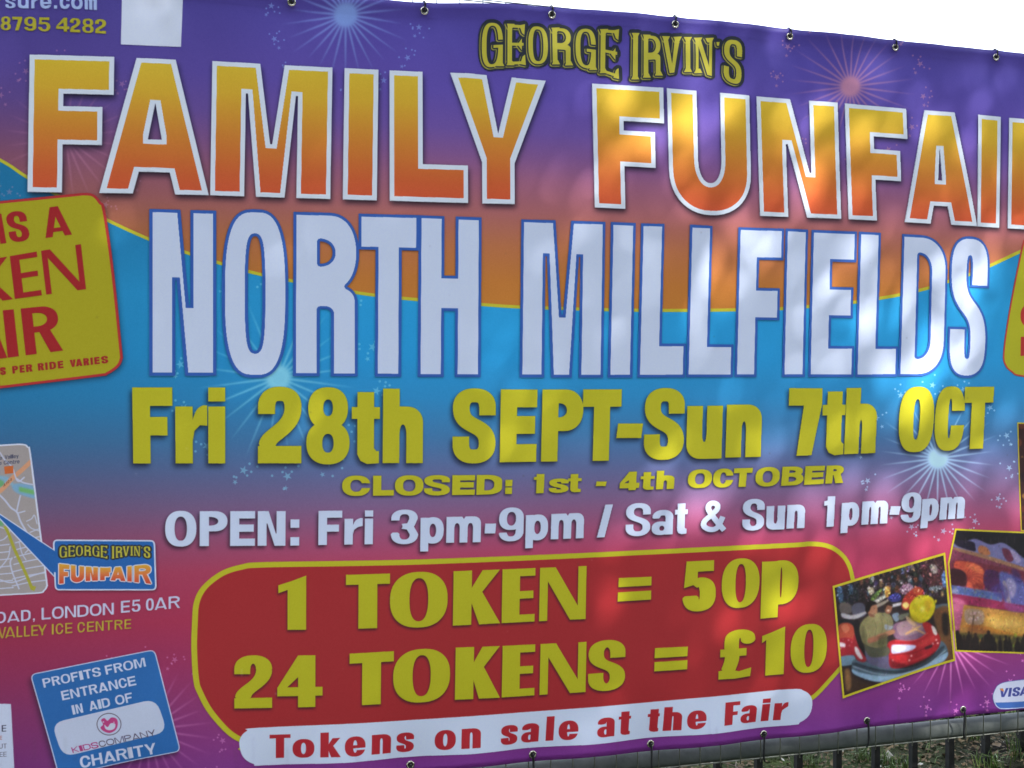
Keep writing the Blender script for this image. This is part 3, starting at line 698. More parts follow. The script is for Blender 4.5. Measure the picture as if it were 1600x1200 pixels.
m1 += sl_text([('S', 1, 9.5), ('P', 20, 29), ('E', 31.5, 39), ('R', 41.5, 51), ('R', 60, 69), ('I', 71.5, 75), ('D', 78, 88), ('E', 91, 99.5), ('V', 110, 119), ('A', 119, 129), ('R', 131, 139.5), ('I', 142, 145.5), ('E', 148, 156), ('S', 159, 169)], (0, 574.5, 169, 556), (0, 586, 169, 567), 3.6, 2.4, red, slant=-1)
keep('lettering', 'red lettering IS A TOKEN FAIR on the yellow panel', [(b, m) for c, b, m in m1])
# ---- yellow panel at the right edge
card(catmull([(1600, 374), (1596, 380), (1588, 420), (1576, 490), (1568.5, 550), (1571, 570), (1582, 582), (1600, 589), (1700, 600), (1760, 604), (1780, 590), (1784, 480), (1776, 400), (1760, 388), (1690, 376), (1620, 370)], 4, True), (158, 160, 32), 'yellow_panel', 'yellow panel with a red edge, cut by the right of the photograph', edge=(170, 56, 54), ew=2.6)
text([('O', 1594, 1632)], ends(1590, 474, 1640, 476), ends(1590, 512, 1640, 512), 10, 7, (160, 42, 44))
text([('I', 1595, 1604)], ends(1590, 526, 1640, 527), ends(1590, 556, 1640, 556), 9, 7, (160, 42, 44))

# ---- street map
MP = [(-150, 712), (-142, 703), (0, 694.5), (36, 693), (45, 698), (49, 708), (62, 812), (74, 905), (74.5, 916), (70, 923), (60, 927.5), (0, 931), (-120, 940), (-134, 934)]
mbox, mm = card(catmull(MP, 4, True), (142, 138, 142), 'map_panel', 'street map panel with a white edge', edge=(186, 196, 220), ew=1.7)
mclip = np.zeros((TH, TW), np.float32)
mi = 1 - dilate(1 - mm, 3)
mclip[mbox[1]:mbox[3], mbox[0]:mbox[2]] = mi
M4 = lambda L: [(x / 4.615, 680 + y / 4.615) for x, y in L]
def road(L, w, c=(168, 176, 204), cu=True): shape(pen(M4(L), w, w, n=5 if cu else 1), c, 0, 1, mclip)
shape(catmull(M4([(-300, 300), (-80, 290), (60, 300), (110, 380), (60, 350), (-40, 400), (-300, 420)]), 4, True), (116, 154, 184), 1, 1, mclip)
shape(catmull(M4([(-200, 310), (0, 320), (30, 345), (0, 375), (-200, 380)]), 4, True), (96, 150, 104), 1, 1, mclip)
shape(catmull(M4([(90, 360), (150, 345), (250, 370), (262, 450), (190, 440), (110, 405)]), 4, True), (108, 150, 186), 1, 1, mclip)
shape(np.array(M4([(140, 370), (250, 395), (252, 428), (140, 404)])), (100, 160, 100), 1, 1, mclip)
shape(np.array(M4([(-40, 600), (20, 610), (30, 650), (-40, 660)])), (96, 150, 104), 1, 1, mclip)
road([(-300, 560), (-120, 470), (10, 395), (90, 310), (160, 250), (230, 185)], 7, (186, 138, 110))
road([(-60, 380), (0, 430), (40, 470), (80, 520), (125, 555), (150, 620), (190, 690), (230, 760)], 2.8)
road([(150, 430), (135, 490), (122, 550)], 2.4)
road([(130, 560), (185, 545)], 2.0)
road([(0, 120), (40, 180), (90, 230), (130, 330), (180, 300)], 2.2)
road([(120, 310), (170, 340), (240, 355)], 2.2)
road([(190, 620), (230, 600), (250, 575), (270, 640)], 1.6); road([(200, 640), (230, 670), (290, 690)], 1.6); road([(215, 700), (290, 670)], 1.6)
for q in range(7):
    y = 745 + q * 52
    road([(110 - 4 * q, y + 30), (200, y + 5), (330, y - 25 + 2 * q)], 1.8)
    road([(-80, y + 60), (0, y + 48), (70 + 5 * q, y + 40)], 1.8)
road([(75, 800), (60, 880), (0, 960)], 1.8); road([(90, 880), (75, 920), (95, 1000), (140, 1110)], 2.2); road([(0, 1040), (90, 1060), (240, 1010), (340, 980)], 2)
road([(140, 770), (160, 850), (190, 900)], 1.6); road([(180, 850), (230, 800)], 1.6); road([(0, 660), (70, 690), (40, 740), (0, 760)], 1.8)
shape(np.array(M4([(32, 225), (97, 218), (100, 272), (38, 278)])), (178, 92, 48), 0, 1, mclip)
shape(pen(M4([(35, 655), (60, 700), (110, 830), (180, 980), (235, 1110)]), 4.6, 4.6, n=4), (148, 148, 52), 0, 1, mclip)
shape(np.array(M4([(210, 1080), (262, 1090), (248, 1122), (222, 1112)])), (148, 148, 52), 0, 1, mclip)
nv = (52, 56, 84)
msm = text(spread('Valley', 8, 29.5), ends(8, 711, 30, 709), ends(8, 717, 30, 715), .9, .8, nv)
msm += text(spread('e', -1, 4), ends(8, 711.5, 30, 709), ends(8, 717.4, 30, 715), .9, .8, nv)
msm += text(spread('Centre', 6.5, 31), ends(8, 719.5, 30, 717.5), ends(8, 725.5, 30, 723.5), .9, .8, nv)
msm += text(spread('e', -2, 3), ends(8, 719.5, 30, 717.5), ends(8, 725.5, 30, 723.5), .9, .8, nv)
text([('A', 6, 9), ('1', 10, 11.5), ('0', 12.5, 15), ('4', 16, 19)], [(5, 757), (20, 745)], [(5, 761.5), (20, 749.5)], .8, .7, (110, 74, 60))
# callout
card(np.array([(-4, 799), (84, 858), (90, 900), (84, 901), (-4, 807)]), (30, 86, 158), None, None, edge=(178, 190, 220), ew=1.2)
card(rrquad([(82.5, 842.5), (242.5, 843.5), (245, 922.5), (85.5, 922.5)], 8), (30, 88, 160), 'callout_panel', 'small blue callout with the funfair name pointing into the map', edge=(178, 190, 220), ew=1.7, sh=(2, 3, 4, .35))
shape(np.array([(76, 855), (88, 862), (90, 894), (78, 893)]), (30, 88, 160))
sx = lambda P: np.stack([92.5 + (P[:, 0] - 751) * (235.5 - 92.5) / (1158 - 751), 853 + (P[:, 1] - 36 - (P[:, 0] - 751) * .068) * .265], 1)
arch_lettering(gi, None, None, .33, sx)
ff = [('F', 92.5, 108.5), ('U', 111, 131.5), ('N', 134, 153), ('F', 156.5, 173), ('A', 173, 196), ('I', 199, 206), ('R', 210, 235.5)]
ffm = line_masks(set_line(ff, [(92, 880.5), (130, 885), (165, 887), (200, 885), (236, 881)], [(92, 912), (130, 908), (165, 906), (200, 908), (236, 912)], 7.2, 7.0), 8)
shadow(ffm, -1, 2, 2, .6)
for c, b, m in ffm: paint(b, dilate(m, 1.6), (188, 190, 206))
for c, b, m in ffm: paint(b, m, vgrad(b, [(0, (190, 150, 50)), (.5, (190, 108, 60)), (1, (176, 62, 48))], b[1] + 8, b[3] - 8))

# ---- address
text([('O', -8.5, 9.5), ('A', 11, 31), ('D', 33, 48), (',', 51.5, 54.5)], ends(0, 956, 65, 950.5), ends(0, 973.5, 65, 968), 3.6, 2.8, (176, 182, 214), name='lettering', label='white end of a street address ahead of LONDON')
text([('O', -6, 9.5), ('A', 10, 30.5), ('D', 32.5, 48)][:0] + spread('LONDON', 65, 178, .1), ends(65, 949.5, 178, 941.5), ends(65, 968.3, 178, 959.8), 3.6, 2.9, (176, 182, 214), name='lettering', label='white word LONDON above VALLEY ICE CENTRE')
text([('E', 189, 203), ('5', 206, 219.5), ('0', 228, 240.5), ('A', 241.5, 261), ('R', 263.5, 281)], ends(189, 939, 281, 930.5), ends(189, 957.5, 281, 949.5), 3.6, 2.9, (176, 182, 214), name='lettering', label='white postcode E5 0AR')
text([('V', -3, 10), ('A', 8, 24), ('L', 26, 35), ('L', 37.5, 46.5), ('E', 49, 59.5), ('Y', 59, 73), ('I', 81, 84), ('C', 87, 99), ('E', 102, 113), ('C', 121, 133), ('E', 136, 147), ('N', 149.5, 162), ('T', 164, 176), ('R', 179, 191.5), ('E', 194.5, 205)], ends(0, 980, 205, 967), ends(0, 997.5, 205, 982), 2.7, 2.2, (160, 146, 52), name='lettering', label='small yellow line reading VALLEY ICE CENTRE')

# ---- charity card
card(rrquad([(46.5, 1053.5), (242, 1014), (283, 1173), (92, 1214)], 10), (34, 92, 160), 'charity_card', 'tilted blue card about profits going to charity', edge=(170, 180, 212), ew=1.4, sh=(-3, 6, 7, .5))
card(rrquad([(80, 1130), (244, 1091), (262, 1143), (98, 1183)], 20), (168, 180, 208), 'white_pill', 'white rounded field with a round magenta emblem')
wt = (178, 188, 216)
text(spread('PROFITSFROM', 67, 226.5, .12)[:0] + spread('PROFITS', 67, 157, .1) + spread('FROM', 164.5, 227, .1), ends(66, 1061, 227, 1027), ends(66, 1075, 227, 1041), 3.4, 2.7, wt, name='lettering', label='white words PROFITS FROM on the charity card', slant=[(0, -3), (300, -3)])
text(spread('ENTRANCE', 96, 212, .1), ends(94, 1080.5, 212, 1055.5), ends(94, 1095, 212, 1070), 3.4, 2.7, wt, name='lettering', label='white word ENTRANCE on the charity card', slant=[(0, -3), (300, -3)])
text(spread('IN', 112.5, 129, .14) + spread('AID', 139, 171.5, .08) + spread('OF', 180, 207, .1), ends(112, 1102.5, 207, 1081.5), ends(112, 1117, 207, 1096), 3.1, 2.6, wt, name='lettering', label='white words IN AID OF on the charity card', slant=[(0, -3), (300, -3)])
text(spread('CHARITY', 125, 244, .08), ends(124, 1182.5, 244, 1160), ends(124, 1200.5, 244, 1177), 4.2, 3.2, wt, name='lettering', label='white word CHARITY on the charity card', slant=[(0, -3), (300, -3)])
text(spread('KIDS', 112.5, 153, .1), ends(112, 1168, 243, 1139), ends(112, 1176.5, 243, 1149), 1.5, 1.3, (150, 50, 110), slant=[(0, -3), (300, -3)])
text(spread('COMPANY', 154.5, 243, .1), ends(112, 1168, 243, 1139), ends(112, 1176.5, 243, 1149), 1.3, 1.2, (74, 66, 92), slant=[(0, -3), (300, -3)])
g0 = tex_mask([('+', [se(170.3, 1131.5, 19.4, 17.6, 2)]), ('-', [se(170.3, 1131.5, 18.1, 16.3, 2)])]); paint(g0[0], g0[1], (84, 78, 98))
shape(catmull([(158, 1125), (163, 1122), (168, 1126), (174, 1121), (182, 1123), (184, 1131), (181, 1140), (172, 1145), (163, 1143), (157, 1137), (161, 1132)], 5, True), (164, 56, 116))
shape(catmull([(163, 1132), (168, 1136), (173, 1130), (180, 1131), (179, 1138), (172, 1141), (165, 1139)], 4, True), (176, 184, 208))
shape(se(161.5, 1128, 1.2, 1.2, 2), (176, 184, 208)); shape(se(178, 1128.5, 1.0, 1.0, 2), (176, 184, 208))

# ---- small white notice at the lower left
card(np.array([(-70, 1098), (17, 1100), (23, 1222), (-66, 1226)]), (176, 188, 216), 'notice_panel', 'small white notice cut by the left of the photograph')
dk = (58, 60, 84)
text([('E', 2.5, 9.5)], ends(0, 1133.5, 10, 1133), ends(0, 1143.5, 10, 1143), 1.9, 1.2, dk)
text([('E', 0, 3)], ends(0, 1150, 10, 1149.5), ends(0, 1156, 10, 1156), .9, .8, (150, 92, 90))
text([('U', -2, 4), ('T', 5, 10)], ends(0, 1162.5, 10, 1162), ends(0, 1170, 10, 1169.5), 1.2, .8, (92, 92, 116))
text([('E', -1, 4), ('E', 5, 10)], ends(0, 1175.5, 10, 1175), ends(0, 1183, 10, 1182.5), 1.1, .8, (92, 92, 116))

# ---- card payment mark
vb, vm = card(catmull([(1551, 1092), (1553, 1080), (1562, 1068), (1585, 1062.5), (1640, 1057), (1672, 1056), (1680, 1064), (1676, 1082), (1668, 1094), (1640, 1100), (1572, 1107), (1557, 1105)], 5, True), (184, 192, 218), 'payment_logo', 'white rounded bank card mark with a blue band', edge=(60, 84, 160), ew=.9)
vb2 = np.zeros((TH, TW), np.float32); vb2[vb[1]:vb[3], vb[0]:vb[2]] = 1 - dilate(1 - vm, 3)
shape(np.array([(1545, 1098), (1600, 1094), (1690, 1086), (1690, 1120), (1545, 1120)]), (58, 98, 172), 0, 1, vb2)
text([('V', 1560.5, 1573), ('I', 1574, 1578), ('S', 1580, 1591), ('A', 1591, 1605)], ends(1560, 1075.5, 1605, 1071), ends(1560, 1089, 1605, 1084.5), 4, 3, (58, 66, 140), slant=[(0, 3), (3000, 3)])
shape(np.array([(1561, 1076), (1566, 1075), (1567.5, 1080), (1564, 1079)]), (186, 120, 70))
# ------------------------------------------------------------------ the photographs printed on the sheet
def z6(L): return [(1280 + x / 4.615, 840 + y / 4.615) for x, y in L]
def photo_frame(q, w, name, label, edge=(176, 166, 40)):
    q = np.array(q, float)
    box, m = tex_mask([('+', [q])], 10)
    paint(box, m, edge)
    inner = 1 - dilate(1 - m, w, square=True)
    c = np.zeros((TH, TW), np.float32); c[box[1]:box[3], box[0]:box[2]] = inner
    keep(name, label, [(box, m)])
    return box, m, inner, c
def speckle(region, n, colors, clip, r=(1, 3), seed=1, a=.8, stretch=1.0, b=.6):
    q = random.Random(seed); x0, y0, x1, y1 = region
    for i in range(n):
        x, y = q.uniform(x0, x1), q.uniform(y0, y1); rr_ = q.uniform(*r)
        shape(se(x, y, rr_, rr_ * stretch * q.uniform(.7, 1.3), 2, N=10), q.choice(colors), b, a * q.uniform(.5, 1), clip)
# the ride photograph at the right
q2 = [(1494, 826), (1700, 836), (1700, 1025), (1494.5, 1018.5), (1483, 880)]
box, m, inner, c2 = photo_frame(q2, 4, 'photo_print', 'photograph of a lit fairground ride at night with a crowd in front')
P6 = lambda L, *a, **k: shape(np.array(z6(L)), *a, **k)
def S6(L, color, b=.8, al=1, clip=c2, n=5): shape(catmull(z6(L), n, True), color, b, al, clip)
paint(box, inner, (22, 20, 28))
S6([(975, 60), (1100, 95), (1300, 130), (1500, 215), (1900, 300), (1900, 560), (1500, 520), (1200, 480), (940, 440)], (112, 52, 76), 2)
S6([(1130, 10), (1240, 50), (1330, 38), (1420, 90), (1490, 150), (1700, 260), (1900, 320), (1900, 380), (1480, 215), (1250, 155), (1000, 80), (980, 40), (1060, 30)], (112, 112, 164), 1)
S6([(990, 20), (1110, 30), (1130, 70), (1120, 100), (1000, 60)], (30, 24, 44), 1)
S6([(1160, 60), (1210, 70), (1240, 120), (1190, 130), (1150, 100)], (176, 112, 76), 2)
S6([(1330, 80), (1380, 90), (1420, 150), (1380, 180), (1340, 130)], (96, 40, 66), 2)
S6([(1390, 90), (1440, 120), (1470, 170), (1430, 180)], (150, 140, 184), 2)
for k_ in range(7): P6([(1060 + 60 * k_, 0), (1063 + 60 * k_, 0), (1065 + 60 * k_, 45), (1062 + 60 * k_, 45)], (90, 84, 96), .3, .7, c2)
S6([(1000, 75), (1250, 140), (1480, 215), (1700, 290), (1700, 310), (1470, 238), (1240, 165), (1000, 95)], (146, 108, 84), .8)
S6([(960, 185), (1010, 160), (1200, 190), (1340, 220), (1480, 250), (1700, 300), (1700, 330), (1400, 290), (1160, 250), (960, 230)], (104, 40, 56), 2)
S6([(1000, 170), (1130, 190), (1200, 250), (1210, 330), (1170, 372), (1070, 360), (1075, 300), (1040, 240), (985, 225)], (188, 76, 58), 2)
for k_ in range(9):
    a_ = -1.2 + k_ * .27
    S6([(1030 + 20 * math.cos(a_), 290 + 20 * math.sin(a_)), (1030 + 155 * math.cos(a_ - .12), 290 + 115 * math.sin(a_ - .12)), (1030 + 160 * math.cos(a_ - .02), 290 + 118 * math.sin(a_ - .02))], (206, 110, 70), 1, .45)
S6([(955, 235), (1010, 228), (1062, 260), (1070, 310), (1055, 350), (955, 345)], (54, 22, 32), 1.2)
S6([(1200, 240), (1300, 250), (1330, 330), (1310, 390), (1200, 370)], (72, 34, 80), 2)
S6([(1310, 250), (1440, 290), (1500, 360), (1480, 520), (1380, 520), (1330, 400)], (88, 92, 160), 3)
S6([(1360, 300), (1420, 310), (1430, 380), (1400, 440), (1370, 370)], (170, 160, 196), 3, .7)
S6([(1330, 330), (1360, 330), (1395, 480), (1370, 490)], (196, 170, 150), 1.5, .5)
P6([(955, 342), (1328, 402), (1326, 468), (952, 402)], (92, 96, 152), .8, 1, c2)
P6([(965, 352), (1318, 410), (1316, 456), (962, 396)], (70, 88, 146), .8, 1, c2)
speckle((1280 + 975 / 4.615, 840 + 362 / 4.615, 1280 + 1310 / 4.615, 840 + 440 / 4.615), 34, [(120, 140, 92), (110, 120, 160), (130, 130, 120)], c2, (.8, 2.2), 4)
S6([(950, 410), (1200, 440), (1400, 480), (1700, 520), (1700, 560), (1300, 520), (1100, 490), (960, 470)], (128, 34, 74), 1.5)
S6([(955, 450), (1060, 470), (1050, 600), (1020, 690), (960, 680)], (176, 90, 130), 3)
P6([(1048, 485), (1380, 530), (1700, 570), (1700, 780), (1010, 720)], (168, 120, 60), 2, 1, c2)
S6([(1230, 560), (1400, 560), (1500, 600), (1500, 700), (1300, 690), (1200, 640)], (206, 160, 70), 5, .8)
S6([(1060, 520), (1180, 530), (1180, 620), (1070, 620)], (150, 130, 120), 2, .8)
speckle((1280 + 1085 / 4.615, 840 + 530 / 4.615, 1280 + 1170 / 4.615, 840 + 605 / 4.615), 26, [(214, 200, 220), (190, 150, 160), (120, 70, 70)], c2, (.7, 1.8), 5)
S6([(1000, 640), (1130, 655), (1320, 705), (1500, 740), (1700, 760), (1700, 720), (1400, 690), (1200, 640)], (190, 120, 40), 2, .7)
S6([(960, 690), (1700, 740), (1700, 830), (980, 830)], (72, 66, 36), 3)
speckle((1280 + 975 / 4.615, 840 + 700 / 4.615, 1660, 840 + 800 / 4.615), 60, [(120, 160, 40), (190, 90, 40), (60, 110, 60), (170, 150, 60)], c2, (1, 3), 6, .6, 1.5)
pr = random.Random(3)
for k_ in range(22):
    x = 1010 + k_ * 42 + pr.uniform(-12, 12); t_ = 672 + pr.uniform(0, 55); w_ = pr.uniform(13, 24) if k_ not in (0, 5) else 34
    if k_ in (0, 5): t_ = 668
    S6([(x, t_), (x + w_ * .4, t_ + 10), (x + w_ * .35, t_ + 26), (x + w_, t_ + 48), (x + w_, 818), (x - w_, 818), (x - w_, t_ + 48), (x - w_ * .35, t_ + 26), (x - w_ * .4, t_ + 10)], (24, 16, 18), .9, .95, n=3)
P6([(1116, 560), (1122, 560), (1092, 800), (1084, 800)], (40, 28, 26), .5, .9, c2)
# the dark photograph beyond the right edge, of which a strip shows
q3 = [(1591.5, 660), (1700, 664), (1708, 835), (1598.5, 830.5)]
box, m, inner, c3 = photo_frame(q3, 3, 'photo_print', 'dark photograph of which only a strip shows at the right of the photograph')
paint(box, inner, (44, 20, 22))
speckle((1590, 660, 1700, 830), 60, [(120, 60, 30), (80, 30, 30), (150, 110, 50), (30, 20, 30)], c3, (2, 8), 9, .7, 1, 2)
# the dodgem photograph
q1 = [(1301, 915.5), (1479, 863.5), (1494.5, 1033), (1317.5, 1092)]
bq, mq = tex_mask([('+', [np.array(q1, float)])], 12)
shadow([('', bq, mq)], -2, 4, 5, .3)
box, m, inner, c1 = photo_frame(q1, 5, 'photo_print', 'tilted photograph of two people in a red dodgem with a yellow balloon')
paint(box, inner, (38, 30, 34))
D = lambda L, color, b=.8, al=1, n=5: shape(catmull(z6(L), n, True), color, b, al, c1)
# far crowd and other cars
speckle((1306, 880, 1480, 935), 150, [(60, 88, 120), (120, 70, 50), (40, 30, 34), (150, 150, 160), (36, 60, 40), (96, 44, 44), (70, 60, 110), (24, 20, 26), (170, 130, 90)], c1, (1.2, 3.6), 12, .85, 1.7, .5)
D([(140, 380), (250, 340), (300, 420), (240, 480), (150, 470)], (34, 36, 44), 2)
D([(130, 360), (160, 350), (180, 440), (150, 470)], (66, 96, 132), 1.2, .8); D([(215, 350), (240, 340), (250, 400), (225, 410)], (62, 90, 122), 1.2, .8)
D([(150, 480), (200, 465), (240, 500), (235, 545), (160, 545)], (92, 84, 84), 1.2); D([(240, 500), (290, 470), (335, 490), (340, 560), (260, 580)], (84, 84, 104), 1.2)
D([(165, 545), (250, 560), (340, 535), (345, 550), (260, 590), (175, 580)], (168, 166, 178), .8)
D([(150, 590), (240, 600), (250, 640), (160, 640)], (26, 28, 36), 1)
D([(360, 370), (395, 360), (405, 400), (375, 415)], (176, 164, 140), .8); D([(380, 440), (440, 380), (465, 375), (420, 440), (395, 465)], (96, 124, 62), .8)
D([(390, 465), (480, 415), (500, 425), (410, 485)], (190, 190, 180), .8); D([(400, 495), (500, 450), (500, 470), (420, 510)], (150, 140, 130), .8)
D([(480, 360), (515, 360), (520, 420), (490, 430)], (208, 150, 70), .8); D([(510, 430), (560, 400), (600, 420), (590, 460), (530, 465)], (56, 58, 130), .8)
D([(520, 490), (600, 470), (600, 490), (530, 505)], (190, 190, 200), .6)
D([(590, 370), (640, 335), (680, 345), (690, 390), (640, 415), (600, 400)], (150, 112, 140), 1)
D([(610, 460), (650, 400), (720, 360), (760, 380), (765, 420), (700, 450), (660, 520), (610, 515)], (176, 54, 44), 1)
D([(690, 370), (740, 365), (750, 400), (700, 410)], (200, 92, 60), 1, .7)
D([(612, 480), (640, 468), (662, 490), (640, 515), (618, 505)], (246, 214, 130), 2)
D([(760, 160), (860, 150), (910, 200), (930, 340), (840, 380), (780, 330), (740, 240)], (58, 30, 38), 2, .8)
D([(810, 205), (850, 200), (865, 250), (830, 262)], (150, 140, 140), 1); D([(895, 270), (930, 250), (935, 350), (905, 355)], (70, 96, 150), 1)
D([(810, 360), (890, 350), (895, 375), (815, 385)], (110, 120, 134), 1); D([(850, 490), (950, 480), (950, 520), (860, 520)], (80, 96, 110), 1)
speckle((1400, 866, 1475, 900), 26, [(120, 84, 60), (90, 60, 50), (150, 120, 90), (40, 60, 44)], c1, (1, 2.6), 13, .8, 1.4)
# floor
D([(840, 540), (960, 520), (980, 880), (900, 900), (870, 700)], (104, 70, 44), 3); D([(150, 930), (400, 1060), (900, 930), (960, 900), (200, 1160)], (60, 42, 34), 3)
D([(190, 960), (225, 960), (235, 1080), (200, 1100)], (150, 108, 66), 3, .8); D([(900, 560), (940, 560), (940, 700), (905, 690)], (36, 28, 26), 3)
# car at the left edge
D([(140, 640), (200, 615), (250, 640), (262, 720), (240, 760), (160, 760)], (168, 72, 54), 1.2); D([(160, 640), (200, 628), (225, 660), (190, 690)], (206, 124, 96), 1.5, .7)
D([(140, 740), (240, 730), (262, 800), (255, 860), (160, 865)], (146, 30, 44), 1); D([(140, 755), (190, 765), (185, 790), (145, 785)], (214, 204, 220), .8)
D([(145, 865), (250, 850), (270, 885), (250, 915), (155, 925)], (104, 134, 160), 1)
speckle((1312, 998, 1334, 1020), 8, [(230, 220, 230)], c1, (.5, 1.3), 14)
# the red car: bumper, body
D([(240, 940), (260, 880), (400, 905), (640, 950), (820, 880), (880, 755), (925, 780), (937, 850), (890, 905), (720, 985), (560, 1020), (400, 1025), (262, 990)], (74, 94, 112), .8)
D([(242, 950), (300, 975), (450, 1000), (600, 990), (760, 935), (900, 850), (937, 830), (932, 865), (880, 915), (700, 1000), (540, 1042), (400, 1040), (265, 990)], (140, 172, 204), .8)
D([(262, 905), (420, 950), (600, 965), (780, 905), (900, 790), (905, 812), (790, 925), (600, 984), (420, 970), (258, 925)], (48, 60, 74), .8)
D([(250, 730), (262, 700), (300, 780), (360, 860), (330, 900), (275, 880), (252, 810)], (140, 34, 44), .8); D([(262, 790), (285, 800), (320, 870), (300, 875), (268, 835)], (206, 196, 208), .8)
D([(255, 620), (290, 600), (320, 700), (370, 850), (340, 860), (280, 760)], (22, 18, 22), 1)
D([(340, 790), (400, 820), (520, 770), (530, 940), (420, 930), (350, 890)], (88, 84, 116), 1)
D([(500, 770), (560, 740), (700, 740), (800, 680), (870, 700), (885, 760), (850, 830), (760, 890), (640, 935), (530, 940), (512, 860)], (154, 26, 38), .8)
D([(540, 640), (600, 610), (740, 610), (800, 640), (790, 690), (700, 745), (580, 740), (545, 700)], (112, 84, 112), 1.2)
D([(570, 640), (640, 600), (700, 620), (770, 650), (700, 700), (600, 710)], (140, 116, 128), 2, .8)
D([(760, 620), (810, 620), (860, 680), (880, 740), (830, 760), (790, 700)], (164, 34, 40), 1)
D([(825, 640), (850, 655), (864, 695), (855, 710), (835, 690)], (222, 214, 214), .7)
D([(532, 785), (560, 775), (700, 780), (710, 800), (660, 825), (560, 842), (532, 835)], (186, 190, 226), .8); D([(560, 790), (640, 785), (630, 815), (565, 825)], (214, 216, 236), 1, .8)
D([(520, 840), (560, 850), (660, 850), (640, 930), (530, 935)], (196, 40, 48), 2, .6)
for x, y in ((540, 890), (665, 890), (680, 858), (858, 742), (868, 765), (835, 770)): shape(se(*z6([(x, y)])[0], 1.6, 1.6, 2), (240, 214, 214), .8, .9, c1)
D([(640, 690), (740, 640), (745, 650), (650, 702)], (190, 150, 110), .5); D([(690, 650), (775, 690), (770, 700), (688, 660)], (190, 150, 110), .5)
D([(780, 795), (825, 778), (828, 795), (785, 812)], (60, 22, 34), .5)
# two people
D([(300, 640), (340, 580), (420, 545), (480, 550), (530, 580), (540, 640), (520, 680), (490, 690), (500, 740), (480, 800), (400, 800), (330, 770), (302, 700)], (116, 112, 78), .8)
D([(330, 770), (400, 800), (500, 790), (520, 830), (480, 860), (370, 860)], (74, 76, 62), 1)
D([(355, 735), (440, 700), (540, 670), (552, 690), (470, 730), (375, 765)], (146, 96, 76), .8); D([(490, 680), (545, 668), (552, 695), (505, 702)], (160, 112, 90), .7)
D([(480, 630), (540, 640), (530, 665), (490, 668)], (130, 140, 156), .7)
D([(470, 545), (520, 560), (545, 620), (520, 640), (490, 600)], (112, 110, 80), .8)
D([(362, 500), (410, 480), (425, 500), (426, 540), (405, 575), (375, 570), (358, 540)], (164, 116, 92), .7)
D([(345, 500), (360, 465), (400, 460), (425, 480), (385, 495), (370, 530), (352, 545), (340, 525)], (26, 18, 18), .7)
D([(480, 495), (520, 480), (535, 510), (520, 548), (490, 545)], (132, 86, 66), .7); D([(476, 500), (500, 470), (530, 478), (540, 500), (500, 492), (484, 525)], (34, 20, 18), .6)
D([(495, 528), (515, 525), (510, 535)], (210, 190, 180), .4)
D([(535, 560), (580, 545), (590, 590), (560, 610)], (108, 126, 150), .8); D([(585, 565), (655, 545), (660, 565), (600, 600)], (92, 96, 84), .8)
D([(640, 570), (680, 590), (720, 640), (690, 640), (645, 600)], (176, 148, 116), 1, .8)
# balloon
D([(662, 530), (672, 475), (720, 430), (780, 418), (830, 440), (850, 490), (838, 550), (800, 600), (745, 618), (690, 590)], (206, 192, 28), .8)
D([(672, 530), (690, 470), (740, 435), (760, 440), (720, 520), (710, 590), (690, 580)], (190, 176, 24), 4, .5)
D([(775, 465), (815, 455), (825, 500), (790, 545)], (190, 140, 40), 2.5, .5); shape(se(*z6([(758, 520)])[0], 4, 5, 2), (236, 226, 110), 3, .8, c1)
D([(845, 455), (862, 455), (858, 470), (848, 478)], (190, 176, 30), .5)

# small broken detail all over both photographs, in the colours already there
def detail(clip, n, seed, lo=.45, hi=1.7, r=(.5, 1.5), al=(.35, .8)):
    q = random.Random(seed); ys_, xs_ = np.where(clip > .9)
    mx = xs_.min() * 1.0
    for i in range(n):
        k2 = q.randrange(len(ys_)); ty, tx_ = int(ys_[k2]), int(xs_[k2])
        c = CV[ty, tx_].copy(); f = q.uniform(lo, hi); j = np.array([q.uniform(-.05, .05) for _ in range(3)])
        c = np.clip(c * f + j, 0, 1) * 255
        rx, ry, an = q.uniform(*r) * 1.7, q.uniform(*r) * 1.7, q.uniform(0, 3.14); rx *= q.choice((1, 1, 2.4))
        th = np.radians(np.arange(0, 360, 45)); E_ = np.stack([rx * np.cos(th), ry * np.sin(th)], 1)
        Rm = np.array([[math.cos(an), -math.sin(an)], [math.sin(an), math.cos(an)]])
        Pt = E_ @ Rm.T + (tx_, ty)
        b_ = bbox([Pt], 3)
        if b_[2] - b_[0] < 3 or b_[3] - b_[1] < 3: continue
        paint(b_, blur1(raster([Pt], b_), 1), c, q.uniform(*al), clip)
for k_ in range(8):
    a_ = -1.15 + k_ * .3
    shape(pen(z6([(1060 + 12 * math.cos(a_), 295 + 12 * math.sin(a_)), (1060 + 80 * math.cos(a_), 285 + 62 * math.sin(a_) - 8), (1060 + 150 * math.cos(a_ + .16), 290 + 108 * math.sin(a_ + .16))]), 1.6, 1.6, n=4), (112, 30, 34), .9, .6, c2)
S6([(1060, 200), (1150, 200), (1190, 260), (1140, 250)], (230, 130, 84), 4, .6); S6([(1110, 340), (1180, 330), (1200, 365), (1120, 362)], (110, 34, 40), 4, .6)
S6([(1240, 380), (1320, 330), (1380, 400), (1340, 450)], (60, 50, 120), 4, .6); S6([(1400, 230), (1460, 260), (1470, 330), (1420, 320)], (52, 44, 110), 4, .6)
S6([(960, 380), (1000, 370), (1010, 400), (960, 400)], (196, 190, 224), 2.5, .5); S6([(1340, 470), (1480, 500), (1480, 540), (1380, 530)], (150, 80, 150), 4, .6)
